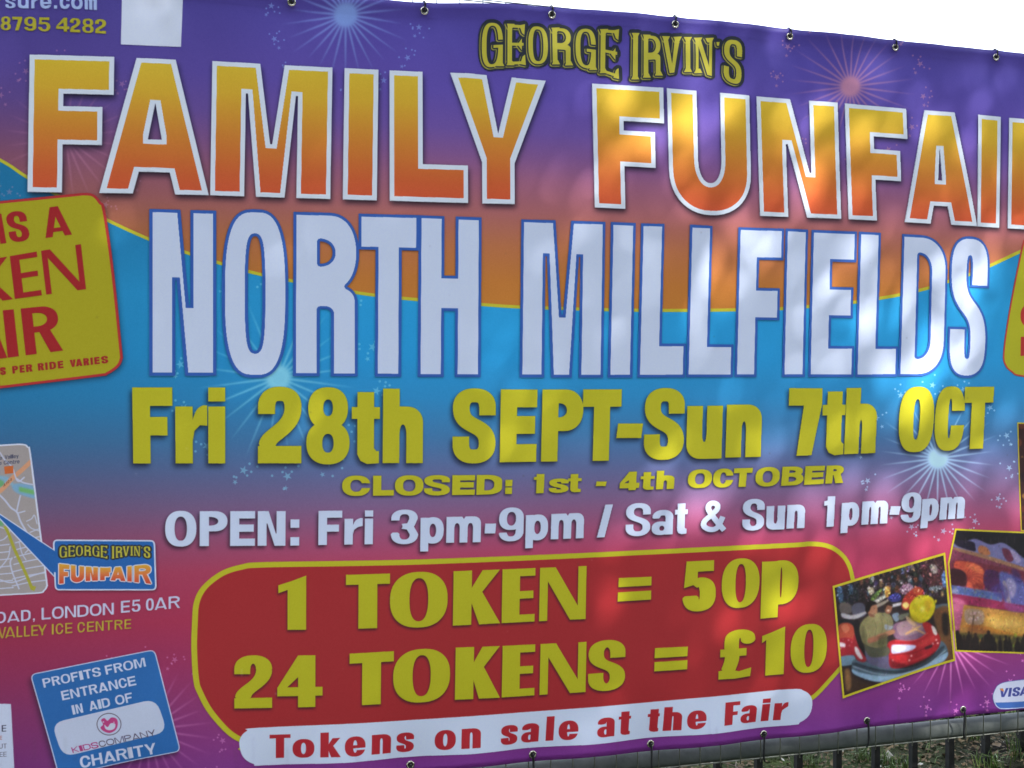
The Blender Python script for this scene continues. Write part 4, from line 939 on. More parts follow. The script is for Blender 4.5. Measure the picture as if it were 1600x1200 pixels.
S6([(1230, 575), (1330, 600), (1420, 590), (1480, 640), (1380, 650), (1260, 640)], (232, 190, 104), 6, .7); S6([(1100, 620), (1200, 660), (1210, 690), (1080, 680)], (120, 66, 40), 5, .6)
detail(c2, 2600, 41, .45, 1.6, al=(.15, .5))
crowd = c1.copy(); yy_ = np.arange(TH)[:, None]; cut = wall_row(938, 1400); crowd = crowd * (yy_ < cut)
detail(crowd, 1500, 42, .25, 2.4, (.5, 1.3))
D([(305, 660), (330, 640), (345, 760), (325, 765)], (74, 72, 50), 4, .7); D([(440, 720), (500, 700), (500, 790), (440, 800)], (70, 70, 48), 4, .7); D([(380, 560), (440, 550), (450, 600), (390, 610)], (146, 142, 100), 5, .6)
D([(362, 545), (400, 560), (405, 575), (375, 572)], (112, 72, 58), 2, .8); D([(520, 870), (560, 900), (640, 920), (620, 936), (530, 938)], (92, 12, 24), 4, .8); D([(720, 770), (820, 720), (850, 740), (740, 800)], (206, 62, 64), 5, .7)
D([(662, 560), (680, 600), (745, 618), (790, 604), (740, 596), (690, 560)], (150, 136, 14), 4, .7); D([(700, 450), (750, 432), (770, 450), (720, 480)], (232, 222, 80), 5, .6)
detail(c1, 1300, 43, .66, 1.36, (.5, 1.2), (.2, .5))
# folds in the shirt, a face, the seams and glints of the car
for L_ in ([(330, 640), (350, 700), (345, 760)], [(400, 590), (420, 650), (410, 720)], [(450, 570), (470, 640), (460, 690)], [(500, 600), (505, 650), (495, 680)]):
    shape(pen(z6(L_), 1.4, 1.4, n=4), (84, 82, 58), .8, .7, c1); shape(pen([(x + 1.6, y) for x, y in z6(L_)], 1.0, 1.0, n=4), (150, 146, 104), .8, .5, c1)
for L_, cc_ in (([(402, 512), (410, 511)], (40, 24, 22)), ([(404, 552), (416, 548)], (96, 44, 42)), ([(416, 524), (424, 534), (416, 538)], (122, 80, 62)), ([(500, 506), (506, 505)], (30, 20, 20)), ([(516, 504), (522, 503)], (30, 20, 20)), ([(498, 528), (516, 524)], (230, 214, 200))):
    shape(pen(z6(L_), .9, .9, n=3), cc_, .4, .9, c1)
for L_, cc_, w_ in (([(512, 860), (560, 850), (700, 835), (800, 790), (880, 745)], (96, 14, 26), 1.0), ([(540, 935), (640, 930), (770, 885), (850, 828)], (70, 14, 24), 1.2), ([(560, 745), (650, 748), (740, 735), (800, 690)], (226, 120, 120), .8),
                    ([(262, 905), (420, 952), (600, 966), (780, 905), (900, 790)], (30, 38, 50), 1.2), ([(250, 930), (420, 985), (600, 990), (780, 930), (925, 815)], (196, 214, 232), 1.0), ([(600, 905), (700, 890), (790, 850)], (220, 90, 90), .9)):
    shape(pen(z6(L_), w_, w_, n=5), cc_, .6, .8, c1)

# a little photographic softness and mottling inside the two photographs
for bx, cl in ((None, c1), (None, c2)):
    ys_, xs_ = np.where(cl > .5)
    a0, a1, b0, b1 = ys_.min(), ys_.max(), xs_.min(), xs_.max()
    reg = CV[a0:a1, b0:b1]; w_ = cl[a0:a1, b0:b1][:, :, None] > .5
    rs = np.random.RandomState(9); hh_, ww_ = reg.shape[:2]
    mot = sum(blur1(blur1(rs.rand(hh_, ww_, 3 if q_ < 3 else 1) - .5, q_), q_) * (q_ * g_) for q_, g_ in ((1, .5), (3, .55), (7, .45)))
    nr = reg * (1 + mot * .4) + mot * .03; nr = (nr * .5 + blur1(nr, 1) * .5) * .88
    CV[a0:a1, b0:b1] = np.where(w_, nr, reg)

# small scuffs and specks on the pvc
for x_, y_, dx_, dy_ in ((377.5, 1044, .3, 11), (952, 573, 2.2, .3), (1013, 1120, .3, 5), (612, 931, .4, 3), (1442, 642, .4, .4), (290, 700, 4, 1)):
    shape(pen([(x_, y_), (x_ + dx_, y_ + dy_)], .9, .9, n=1), (190, 186, 196), .5, .6)
sp = random.Random(77)
for k_ in range(70):
    x_, y_ = sp.uniform(-200, 1750), sp.uniform(40, 1180); r_ = sp.uniform(.5, 1.2)
    shape(se(x_, y_, r_, r_ * sp.uniform(.6, 1.4), 2, N=8), sp.choice([(60, 56, 50), (70, 62, 52), (180, 178, 186)]), .6, sp.uniform(.25, .6))
for k_ in range(26):                                          # rain streaks of grime along the lower edge
    x_ = sp.uniform(0, 1650); y_ = 1190 - max(0, x_ - 800) * .1; L_ = sp.uniform(14, 46)
    shape(pen([(x_, y_), (x_ + sp.uniform(-1, 1), y_ - L_)], sp.uniform(1, 3), 1, n=1), (66, 58, 56), 2.5, sp.uniform(.08, .2))

# a faint print grain over everything
gr = np.random.RandomState(5)
CV += (gr.rand(TH, TW, 1) - .5) * .022 + (blur1(gr.rand(TH, TW)[:, :, None], 1) - .5) * .02
np.clip(CV, 0, 1, out=CV)
# ------------------------------------------------------------------ helpers
COL = sc.collection
def link(name, me, parent=None, loc=None):
    o = bpy.data.objects.new(name, me); COL.objects.link(o)
    if parent is not None: o.parent = parent
    if loc is not None: o.location = loc
    return o
def tag(o, label=None, cat=None, group=None, kind=None):
    for k_, v_ in (('label', label), ('category', cat), ('group', group), ('kind', kind)):
        if v_: o[k_] = v_
    return o
def mesh(name, V, F, mat=None, smooth=False, uv=None):
    me = bpy.data.meshes.new(name)
    V = np.asarray(V, np.float32); F = np.asarray(F, np.int32) if not isinstance(F, list) else F
    if isinstance(F, list): me.from_pydata([tuple(v) for v in V], [], F)
    else:
        n, k_ = F.shape
        me.vertices.add(len(V)); me.vertices.foreach_set('co', V.ravel())
        me.loops.add(n * k_); me.loops.foreach_set('vertex_index', F.ravel())
        me.polygons.add(n); me.polygons.foreach_set('loop_start', np.arange(0, n * k_, k_, dtype=np.int32))
        me.polygons.foreach_set('loop_total', np.full(n, k_, np.int32))
        me.update(calc_edges=True)
    if uv is not None:
        l = me.uv_layers.new(name='UVMap')
        idx = np.empty(len(me.loops), np.int32); me.loops.foreach_get('vertex_index', idx)
        l.data.foreach_set('uv', np.asarray(uv, np.float32)[idx].ravel())
    if smooth: me.polygons.foreach_set('use_smooth', np.ones(len(me.polygons), bool))
    if mat: me.materials.append(mat)
    me.validate(); me.update()
    return me
def tube_vf(pts, r, n=8, cap=True):
    pts = np.array(pts, float); V = []; F = []
    r = np.full(len(pts), r) if np.isscalar(r) else np.array(r)
    T = np.gradient(pts, axis=0); T /= np.linalg.norm(T, axis=1)[:, None]
    up = np.array((0, 0, 1.0)) if abs(T[0][2]) < .9 else np.array((0, 1.0, 0))
    for i, p in enumerate(pts):
        a = np.cross(T[i], up); a /= np.linalg.norm(a); b = np.cross(T[i], a)
        for k_ in range(n):
            t = 2 * math.pi * k_ / n
            V.append(p + r[i] * (a * math.cos(t) + b * math.sin(t)))
    for i in range(len(pts) - 1):
        for k_ in range(n): F.append((i * n + k_, i * n + (k_ + 1) % n, (i + 1) * n + (k_ + 1) % n, (i + 1) * n + k_))
    if cap: F += [tuple(range(n))[::-1], tuple(range((len(pts) - 1) * n, len(pts) * n))]
    return V, F
def merge(parts):
    V, F = [], []
    for v, f in parts:
        o = len(V); V += list(v); F += [tuple(i + o for i in q) for q in f]
    return V, F
def box_vf(x0, y0, z0, x1, y1, z1):
    V = [(x, y, z) for z in (z0, z1) for y in (y0, y1) for x in (x0, x1)]
    return V, [(0, 2, 3, 1), (4, 5, 7, 6), (0, 1, 5, 4), (2, 6, 7, 3), (0, 4, 6, 2), (1, 3, 7, 5)]
def torus_vf(R, r, n=20, m=8, flat=.6):
    V, F = [], []
    for i in range(n):
        a = 2 * math.pi * i / n
        for j in range(m):
            b = 2 * math.pi * j / m
            V.append(((R + r * math.cos(b)) * math.cos(a), -r * flat * math.sin(b), (R + r * math.cos(b)) * math.sin(a)))
            F.append((i * m + j, i * m + (j + 1) % m, ((i + 1) % n) * m + (j + 1) % m, ((i + 1) % n) * m + j))
    return V, F

def material(name, base=(.5, .5, .5), rough=.6, metal=0.0, noise=None, bump=None, spec=.5):
    m = bpy.data.materials.new(name); m.use_nodes = True
    nt = m.node_tree; p = nt.nodes['Principled BSDF']
    p.inputs['Base Color'].default_value = (*base, 1); p.inputs['Roughness'].default_value = rough
    p.inputs['Metallic'].default_value = metal; p.inputs['Specular IOR Level'].default_value = spec
    tc = nt.nodes.new('ShaderNodeTexCoord')
    if noise:
        sc_, stops = noise
        n = nt.nodes.new('ShaderNodeTexNoise'); n.inputs['Scale'].default_value = sc_; n.inputs['Detail'].default_value = 6; n.inputs['Roughness'].default_value = .65
        r = nt.nodes.new('ShaderNodeValToRGB')
        nt.links.new(tc.outputs['Object'], n.inputs['Vector']); nt.links.new(n.outputs['Fac'], r.inputs['Fac'])
        while len(r.color_ramp.elements) < len(stops): r.color_ramp.elements.new(.5)
        for e, (pos, c) in zip(r.color_ramp.elements, stops): e.position = pos; e.color = (*c, 1)
        nt.links.new(r.outputs['Color'], p.inputs['Base Color'])
    if bump:
        n = nt.nodes.new('ShaderNodeTexNoise'); n.inputs['Scale'].default_value = bump[0]; n.inputs['Detail'].default_value = 5
        b = nt.nodes.new('ShaderNodeBump'); b.inputs['Strength'].default_value = bump[1]; b.inputs['Distance'].default_value = bump[2]
        nt.links.new(tc.outputs['Object'], n.inputs['Vector']); nt.links.new(n.outputs['Fac'], b.inputs['Height']); nt.links.new(b.outputs['Normal'], p.inputs['Normal'])
    return m

M_GALV = material('weathered_galvanised_steel', rough=.7, metal=.0, noise=(14, [(.3, (.050, .062, .058)), (.7, (.10, .115, .108))]), bump=(60, .25, .002))
M_WIRE = material('dull_wire', rough=.55, metal=.4, noise=(30, [(.35, (.16, .17, .14)), (.7, (.30, .30, .25))]))
M_IRON = material('black_painted_iron', spec=.25, rough=.5, noise=(24, [(.4, (.010, .011, .012)), (.72, (.028, .027, .025))]), bump=(90, .3, .001))
M_BRASS = material('nickel_eyelet', rough=.25, metal=1.0, noise=(40, [(.3, (.46, .43, .36)), (.7, (.70, .67, .60))]))
M_TIE = material('black_cable_tie', base=(.012, .012, .014), rough=.4)
M_LEAF = material('green_leaf', rough=.6, noise=(1.1, [(.3, (.030, .060, .012)), (.7, (.075, .115, .022))]), spec=.25)
M_BARK = material('rough_bark', rough=.95, noise=(7, [(.3, (.05, .038, .028)), (.7, (.15, .12, .09))]), bump=(14, .9, .05))
M_DEAD = material('dead_leaf', rough=.8, noise=(9, [(.3, (.050, .032, .016)), (.55, (.115, .078, .036)), (.8, (.22, .17, .09))]), spec=.3)
M_PALE = material('pale_litter', rough=.8, noise=(12, [(.3, (.34, .32, .26)), (.8, (.60, .58, .52))]))
M_GRASS = material('grass_blade', rough=.6, noise=(3.0, [(.3, (.035, .065, .012)), (.55, (.075, .13, .02)), (.8, (.15, .18, .05))]), spec=.3)
M_TWIG = material('dry_twig', rough=.9, noise=(10, [(.3, (.07, .05, .035)), (.7, (.19, .15, .11))]))
M_STONE = material('small_stone', rough=.85, noise=(16, [(.3, (.13, .12, .11)), (.7, (.32, .30, .27))]), bump=(40, .4, .004))

# ------------------------------------------------------------------ the ground
def gmat():
    m = bpy.data.materials.new('park_soil'); m.use_nodes = True
    nt = m.node_tree; p = nt.nodes['Principled BSDF']; p.inputs['Roughness'].default_value = .95; p.inputs['Specular IOR Level'].default_value = .2
    geo_ = nt.nodes.new('ShaderNodeNewGeometry')
    def noise(s, d=6, ro=.6):
        n = nt.nodes.new('ShaderNodeTexNoise'); n.inputs['Scale'].default_value = s; n.inputs['Detail'].default_value = d; n.inputs['Roughness'].default_value = ro
        nt.links.new(geo_.outputs['Position'], n.inputs['Vector']); return n
    def ramp(src, stops):
        r = nt.nodes.new('ShaderNodeValToRGB')
        while len(r.color_ramp.elements) < len(stops): r.color_ramp.elements.new(.5)
        for e, (pos, c) in zip(r.color_ramp.elements, stops): e.position = pos; e.color = (*c, 1)
        nt.links.new(src, r.inputs['Fac']); return r
    a = ramp(noise(22, 8, .75).outputs['Fac'], [(.36, (.005, .004, .003)), (.52, (.018, .014, .009)), (.66, (.045, .034, .022)), (.82, (.12, .095, .06))])
    g = ramp(noise(9, 6).outputs['Fac'], [(.3, (.022, .036, .010)), (.7, (.060, .085, .022))])
    far = ramp(noise(.7, 5).outputs['Fac'], [(.40, (0, 0, 0)), (.58, (1, 1, 1))])
    mix = nt.nodes.new('ShaderNodeMix'); mix.data_type = 'RGBA'
    nt.links.new(far.outputs['Color'], mix.inputs['Factor']); nt.links.new(a.outputs['Color'], mix.inputs['A']); nt.links.new(g.outputs['Color'], mix.inputs['B'])
    nt.links.new(mix.outputs['Result'], p.inputs['Base Color'])
    b = nt.nodes.new('ShaderNodeBump'); b.inputs['Strength'].default_value = .8; b.inputs['Distance'].default_value = .03
    nt.links.new(noise(35, 6, .7).outputs['Fac'], b.inputs['Height']); nt.links.new(b.outputs['Normal'], p.inputs['Normal'])
    return m
M_SOIL = gmat()
rg = np.random.RandomState(11)
def hgt(x, y):
    return .02 * np.sin(2.1 * x + .7 * y) + .015 * np.sin(4.3 * x - 3.1 * y + 1) + .01 * np.sin(9.7 * x + 7.3 * y) + .006 * np.sin(23 * x - 17 * y)
xs1 = np.concatenate([np.linspace(-400, -12, 14), np.linspace(-10, 12, 221), np.linspace(14, 400, 14)])
ys1 = np.concatenate([np.linspace(-400, -12, 14), np.linspace(-10, 8, 181), np.linspace(10, 400, 14)])
gx, gy = np.meshgrid(xs1, ys1); fade = np.clip((12 - np.abs(gx)) / 4, 0, 1) * np.clip((10 - np.abs(gy)) / 3, 0, 1)
gv = np.stack([gx, gy, hgt(gx, gy) * fade], -1).reshape(-1, 3)
ii, jj = np.meshgrid(np.arange(len(xs1) - 1), np.arange(len(ys1) - 1)); nw = len(xs1)
gf = np.stack([jj * nw + ii, jj * nw + ii + 1, (jj + 1) * nw + ii + 1, (jj + 1) * nw + ii], -1).reshape(-1, 4)
tag(link('ground', mesh('ground', gv, gf, M_SOIL, True)), kind='structure')

M_BOUNCE = material('pale_bounce_path', rough=.9, noise=(30, [(.3, (.26, .24, .21)), (.7, (.42, .40, .36))]), bump=(80, .5, .006))  # unseen pale path, added to bounce light up onto the banner
xp_ = np.linspace(-60, 60, 121); yp_ = np.linspace(-6.8, -1.1, 24); gx, gy = np.meshgrid(xp_, yp_)
pv = np.stack([gx, gy, np.full_like(gx, .052)], -1).reshape(-1, 3); ii, jj = np.meshgrid(np.arange(120), np.arange(23))
tag(link('path', mesh('path', pv, np.stack([jj * 121 + ii, jj * 121 + ii + 1, (jj + 1) * 121 + ii + 1, (jj + 1) * 121 + ii], -1).reshape(-1, 4), M_BOUNCE)), kind='structure')

# ------------------------------------------------------------------ the banner
TOPX = [-1.95, .17, .61, .91, 1.39, 1.76, 3.02, 4.35]; TOPZ = [2.862, 2.872, 2.888, 2.913, 2.92, 2.918, 2.91, 2.90]
BOTX = [-1.95, .8, 1.15, 1.67, 2.16, 2.69, 3.02, 4.35]; BOTZ = [.31, .291, .286, .283, .285, .296, .306, .31]
EYE_TOP = [-1.58, -1.14, -.71, -.27, .17, .61, 1.06, 1.52, 1.98, 2.43, 2.88, 3.34, 3.80, 4.22]
EYE_TOPZ = [float(np.interp(x, TOPX, TOPZ)) - .026 for x in EYE_TOP]
EYE_BOT = [-1.62, -1.18, -.75, -.31, .13, .56, .99, 1.43, 1.88, 2.32, 2.75, 3.19, 3.63, 4.07]
EYE_BOTZ = [float(np.interp(x, BOTX, BOTZ)) + .023 for x in EYE_BOT]
for k_, z in zip((5, 6, 7, 8, 9, 10), (.322, .313, .310, .305, .315, .323)): EYE_BOTZ[k_] = z
def edge_wave(X, ex, amp):
    """between the eyelets the hem sags a little away from the fence wire"""
    ex = np.array(ex); d = np.min(np.abs(np.asarray(X)[..., None] - ex), -1)
    return amp * np.clip(d / .22, 0, 1) ** 1.3
def out(X, Z):
    """how far the sheet stands out from its mean plane (towards the viewer), metres"""
    X = np.asarray(X, float); Z = np.asarray(Z, float)
    zt = np.interp(X, TOPX, TOPZ); zb = np.interp(X, BOTX, BOTZ)
    d = .010 * np.sin(1.7 * X + .8) * np.sin(1.3 * Z + .4) + .005 * np.sin(4.1 * X - 2.0 * Z + 1.1)
    r = np.clip((X - 1.6) / 1.6, 0, 1)
    d += r * (.0052 * np.sin(9.0 * X + 2.2 * Z) + .0030 * np.sin(17.0 * X - 3.5 * Z + .6))
    wt = np.exp(-((zt - Z) / .16) ** 2); wb = np.exp(-((Z - zb) / .12) ** 2)
    for ex, w in ((EYE_TOP, wt), (EYE_BOT, wb)):
        dx = np.min(np.abs(X[..., None] - np.array(ex)), -1)
        d += w * .011 * np.cos(np.clip(dx / .22, 0, 1) * math.pi) * -1
    # diagonal drags running down from the eyelets
    for e0 in EYE_TOP:
        u = (X - e0) - (zt - Z) * .55; d += .0055 * np.exp(-(u / .024) ** 2) * np.exp(-(zt - Z) / .16) * (Z < zt)
    d += .010 * np.exp(-(np.maximum(zt - Z, 0) / .030) ** 1.6) * (1 + .35 * np.sin(3.1 * X + .5))
    return -d
def surf(X, Z, off=0.0):
    return np.stack([X, out(X, Z) - .028 - off, Z], -1)

img = bpy.data.images.new('banner_artwork', TW, TH, alpha=False, float_buffer=False)
SHADE = np.array((.61, .65, .70))               # what plain white reads as in open shade; takes the inks back to their own colour
lin = np.where(CV <= .04045, CV / 12.92, ((CV + .055) / 1.055) ** 2.4)
ink = np.clip(lin / SHADE * .80, .006, .82)
enc = np.where(ink <= .0031308, ink * 12.92, 1.055 * ink ** (1 / 2.4) - .055)
px = np.ones((TH, TW, 4), np.float32); px[:, :, :3] = enc[::-1]
img.pixels.foreach_set(px.ravel()); img.update(); img.pack()
del lin, ink, enc, px
def vinyl():
    m = bpy.data.materials.new('printed_pvc'); m.use_nodes = True
    nt = m.node_tree; p = nt.nodes['Principled BSDF']
    tx = nt.nodes.new('ShaderNodeTexImage'); tx.image = img; tx.interpolation = 'Linear'; tx.extension = 'EXTEND'
    nt.links.new(tx.outputs['Color'], p.inputs['Base Color'])
    p.inputs['Roughness'].default_value = .5; p.inputs['Specular IOR Level'].default_value = .22
    geo_ = nt.nodes.new('ShaderNodeNewGeometry')
    # woven scrim showing through the pvc, and soft slack in the sheet
    w1 = nt.nodes.new('ShaderNodeTexNoise'); w1.inputs['Scale'].default_value = 260; w1.inputs['Detail'].default_value = 2
    w2 = nt.nodes.new('ShaderNodeTexNoise'); w2.inputs['Scale'].default_value = 3.4; w2.inputs['Detail'].default_value = 3; w2.inputs['Roughness'].default_value = .45
    mp = nt.nodes.new('ShaderNodeMapping'); mp.inputs['Scale'].default_value = (1.0, 1.0, .55); mp.inputs['Rotation'].default_value = (0, .5, 0)
    nt.links.new(geo_.outputs['Position'], w1.inputs['Vector']); nt.links.new(geo_.outputs['Position'], mp.inputs['Vector']); nt.links.new(mp.outputs['Vector'], w2.inputs['Vector'])
    b1 = nt.nodes.new('ShaderNodeBump'); b1.inputs['Strength'].default_value = .12; b1.inputs['Distance'].default_value = .0006
    b2 = nt.nodes.new('ShaderNodeBump'); b2.inputs['Strength'].default_value = .55; b2.inputs['Distance'].default_value = .016
    nt.links.new(w1.outputs['Fac'], b1.inputs['Height']); nt.links.new(w2.outputs['Fac'], b2.inputs['Height'])
    nt.links.new(b1.outputs['Normal'], b2.inputs['Normal']); nt.links.new(b2.outputs['Normal'], p.inputs['Normal'])
    return m
M_PVC = vinyl()
def uv_of(X, Z): return np.stack([(X - WX0) / (WX1 - WX0), (Z - WZ0) / (WZ1 - WZ0)], -1)
banner = tag(link('banner', None, None), "wide purple, orange and blue printed PVC funfair banner tied along the park fence", 'banner')
nx, nz = 316, 132
gx = np.linspace(-1.9, 4.30, nx); v = np.linspace(0, 1, nz)
zt = np.interp(gx, TOPX, TOPZ) - edge_wave(gx, EYE_TOP, .006); zb = np.interp(gx, BOTX, BOTZ) + edge_wave(gx, EYE_BOT, .005)
X = np.repeat(gx[None], nz, 0); Z = zb[None] + (zt - zb)[None] * v[:, None]
P = surf(X, Z).reshape(-1, 3)
ii, jj = np.meshgrid(np.arange(nx - 1), np.arange(nz - 1))
F = np.stack([jj * nx + ii, jj * nx + ii + 1, (jj + 1) * nx + ii + 1, (jj + 1) * nx + ii], -1).reshape(-1, 4)
me = mesh('sheet', P, F, M_PVC, True, uv_of(X, Z).reshape(-1, 2))
sheet = link('sheet', me, banner)
sol = sheet.modifiers.new('thickness', 'SOLIDIFY'); sol.thickness = .0012; sol.offset = -1.0

# printed parts: a thin layer over the sheet that follows its every fold
LEVEL = {}
order = 0
G = 2                                           # raster cells per quad row (about 3.2 mm)
flat_parts = []
for name, label, items in PARTS:
    if len(items) == 1: flat_parts.append((name, label, banner, items[0]))
    else:
        line_ = tag(link('lettering', None, banner), label)
        flat_parts += [('letter', None, line_, it) for it in items]
for name, label, parent_, ((x0, y0, x1, y1), Mk) in flat_parts:
    order += 1
    off = .0012 if 'panel' in name or name in ('charity_card', 'photo_print', 'blank_square', 'payment_logo') else .0020
    if name == 'strapline_panel' or name == 'white_pill': off = .0016
    h_, w_ = Mk.shape[0] // G * G, Mk.shape[1] // G * G
    if h_ < G or w_ < G: continue
    m_ = Mk[:h_, :w_].reshape(h_ // G, G, w_ // G, G).mean((1, 3)) > .5
    quads = []
    for r_ in range(m_.shape[0]):
        row = np.concatenate([[0], m_[r_].astype(np.int8), [0]]); dd = np.diff(row)
        for a_, b_ in zip(np.where(dd == 1)[0], np.where(dd == -1)[0]):
            cuts = [a_] + [c_ for c_ in range((a_ // 12 + 1) * 12, b_, 12)] + [b_]
            for c0, c1_ in zip(cuts[:-1], cuts[1:]): quads.append((c0, c1_, r_))
    if not quads: continue
    q = np.array(quads, float)
    xa, xb = WX0 + (x0 + q[:, 0] * G) / RES, WX0 + (x0 + q[:, 1] * G) / RES
    za, zb_ = WZ1 - (y0 + q[:, 2] * G) / RES, WZ1 - (y0 + (q[:, 2] + 1) * G) / RES
    XX = np.stack([xa, xb, xb, xa], 1); ZZ = np.stack([zb_, zb_, za, za], 1)
    ok = (XX.min(1) > -1.9) & (XX.max(1) < 4.3) & (ZZ.max(1) < np.interp(XX.mean(1), TOPX, TOPZ) - .008) & (ZZ.min(1) > np.interp(XX.mean(1), BOTX, BOTZ) + .008)
    XX, ZZ = XX[ok], ZZ[ok]
    if not len(XX): continue
    key = np.round(np.stack([XX.ravel() * 1e4, ZZ.ravel() * 1e4], 1)).astype(np.int64)
    _, first, inv = np.unique(key, axis=0, return_index=True, return_inverse=True)
    Xv, Zv = XX.ravel()[first], ZZ.ravel()[first]
    Fq = inv.reshape(-1, 4)
    me = mesh(name, surf(Xv, Zv, off), Fq, M_PVC, True, uv_of(Xv, Zv))
    # exact normals of the folded sheet, so the layer shades like the sheet under it
    e_ = 1e-3
    dx_ = (surf(Xv + e_, Zv) - surf(Xv - e_, Zv)) / (2 * e_); dz_ = (surf(Xv, Zv + e_) - surf(Xv, Zv - e_)) / (2 * e_)
    n_ = np.cross(dx_, dz_); n_ /= np.linalg.norm(n_, axis=1)[:, None]
    n_ *= np.sign(-n_[:, 1:2])
    me.normals_split_custom_set_from_vertices(n_.tolist())
    o = link(name, me, parent_); tag(o, label)

# eyelets, hem and cable ties
ring = mesh('eyelet', *torus_vf(.0108, .0036, 24, 8, .7), M_BRASS, True)
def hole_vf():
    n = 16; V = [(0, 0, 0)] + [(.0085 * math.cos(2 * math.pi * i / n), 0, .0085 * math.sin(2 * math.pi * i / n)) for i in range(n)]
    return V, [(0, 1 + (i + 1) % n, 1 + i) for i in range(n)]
M_HOLE = material('eyelet_opening_shadowed_fence', base=(.015, .016, .018), rough=.9)  # flat dark disc; the shade inside the eyelet is put into its colour
hole = mesh('eyelet_shade_disc', *hole_vf(), M_HOLE)
def tie_mesh(up, seed, long_=False):
    q_ = random.Random(seed); s_ = 1 if up else -1
    L = .031 if up else (.100 if not long_ else .112)
    pts = [(0, .004, 0), (q_.uniform(-.001, .001), -.0085, s_ * .004), (q_.uniform(-.002, .002), -.0095, s_ * .014), (q_.uniform(-.003, .003), -.008, s_ * L * .8), (q_.uniform(-.003, .003), .014 if up else -.004, s_ * L)] + ([(0, .035, s_ * (L - .004))] if up else [])
    parts = [tube_vf(catmull(np.array(pts), 4), .0030 if up else .0040, 6)]
    parts.append(box_vf(-.0042, .002, s_ * L - .003, .0042, .010, s_ * L + .004) if up else box_vf(-.0035, -.0145, -.001, .0035, -.008, .006))
    return merge(parts)
pull = []
for k_, (x, z) in enumerate(list(zip(EYE_TOP, EYE_TOPZ)) + list(zip(EYE_BOT, EYE_BOTZ))):
    y = float(surf(np.array([x]), np.array([z]))[0, 1])
    e = link('eyelet', ring, banner, (x, y - .0015, z))
    h_o = link('opening_shade', hole, e, (0, .0002, 0))
    t_ = link('cable_tie', mesh('cable_tie', *tie_mesh(z > 1.6, k_, k_ % 3 == 0), M_TIE, True), banner, (x, y, z))
# hem: the folded double edge at top and bottom, welded down
for nm, TX, TZ, sg in (('top_hem_seam', TOPX, TOPZ, -1), ('bottom_hem_seam', BOTX, BOTZ, 1)):
    xx = np.linspace(-1.89, 4.29, 400); zz = np.interp(xx, TX, TZ) + sg * .052
    Vv = np.concatenate([surf(xx, zz + .0011, .0006), surf(xx, zz - .0011, .0006)]); n = len(xx)
    Ff = np.array([(i, i + n, i + 1 + n, i + 1) for i in range(n - 1)])
    o = link(nm, mesh(nm, Vv, Ff, M_PVC, True, uv_of(np.tile(xx, 2), np.concatenate([zz + .0011, zz - .0011]))), banner)

# ------------------------------------------------------------------ the fence the banner is tied to
fence = tag(link('mesh_fence_panel', None), 'grey welded wire fence with galvanised tubes just behind the banner', 'fence')
wx0, wx1 = -2.3, 4.9
def bx(x): return float(np.interp(x, BOTX, BOTZ))
vw = mesh('vertical_wire', *tube_vf([(0, 0, 0), (.0008, .001, 1.3), (0, 0, 2.728)], .0021, 5), M_WIRE, True)
x = wx0 + .02; k_ = 0
while x < wx1:
    link('vertical_wire', vw, fence, (x, .000, .196)); x += .0815; k_ += 1
hw = mesh('horizontal_wire', *tube_vf([(wx0, 0, 0), (0, 0, .002), (2, 0, -.001), (wx1, 0, 0)], .0024, 5), M_WIRE, True)
for z in (.209, .60, .95, 1.30, 1.65, 2.00, 2.35, 2.70, 2.918, 2.925): link('horizontal_wire', hw, fence, (0, .0046, z))
for z, nm in ((.230, 'bottom_tube'),):
    link(nm, mesh(nm, *tube_vf([(wx0 - .1, .052, z), (0, .052, z + .002), (2.2, .052, z - .001), (wx1 + .1, .052, z)], .034, 20), M_GALV, True), fence)
for xp in (-2.34, 1.3, 4.94):
    link('post', mesh('post', *tube_vf([(xp, .115, -.1), (xp, .115, 2.86)], .024, 12), M_GALV, True), fence)

rail = tag(link('iron_railing', None), 'black iron railing of upright bars standing behind the wire fence', 'railing')
bar = mesh('bar', *box_vf(-.0125, -.0125, -.08, .0125, .0125, 1.52), M_IRON)
tip = mesh('bar_point', [(-.0125, -.0125, 1.52), (.0125, -.0125, 1.52), (.0125, .0125, 1.52), (-.0125, .0125, 1.52), (0, 0, 1.58)], [(0, 1, 4), (1, 2, 4), (2, 3, 4), (3, 0, 4)], M_IRON)
x = -2.6
RY = .20
bars_x = []
while x < 6.2:
    b_ = link('bar', bar, rail, (x, RY, 0)); b_.rotation_euler = (0, random.Random(int(x * 999)).uniform(-.004, .004), 0); link('bar_point', tip, b_)
    bars_x.append(x); x += .176
link('top_rail', mesh('top_rail', *box_vf(-2.7, RY - .020, 1.36, 6.3, RY + .020, 1.375), M_IRON), rail)

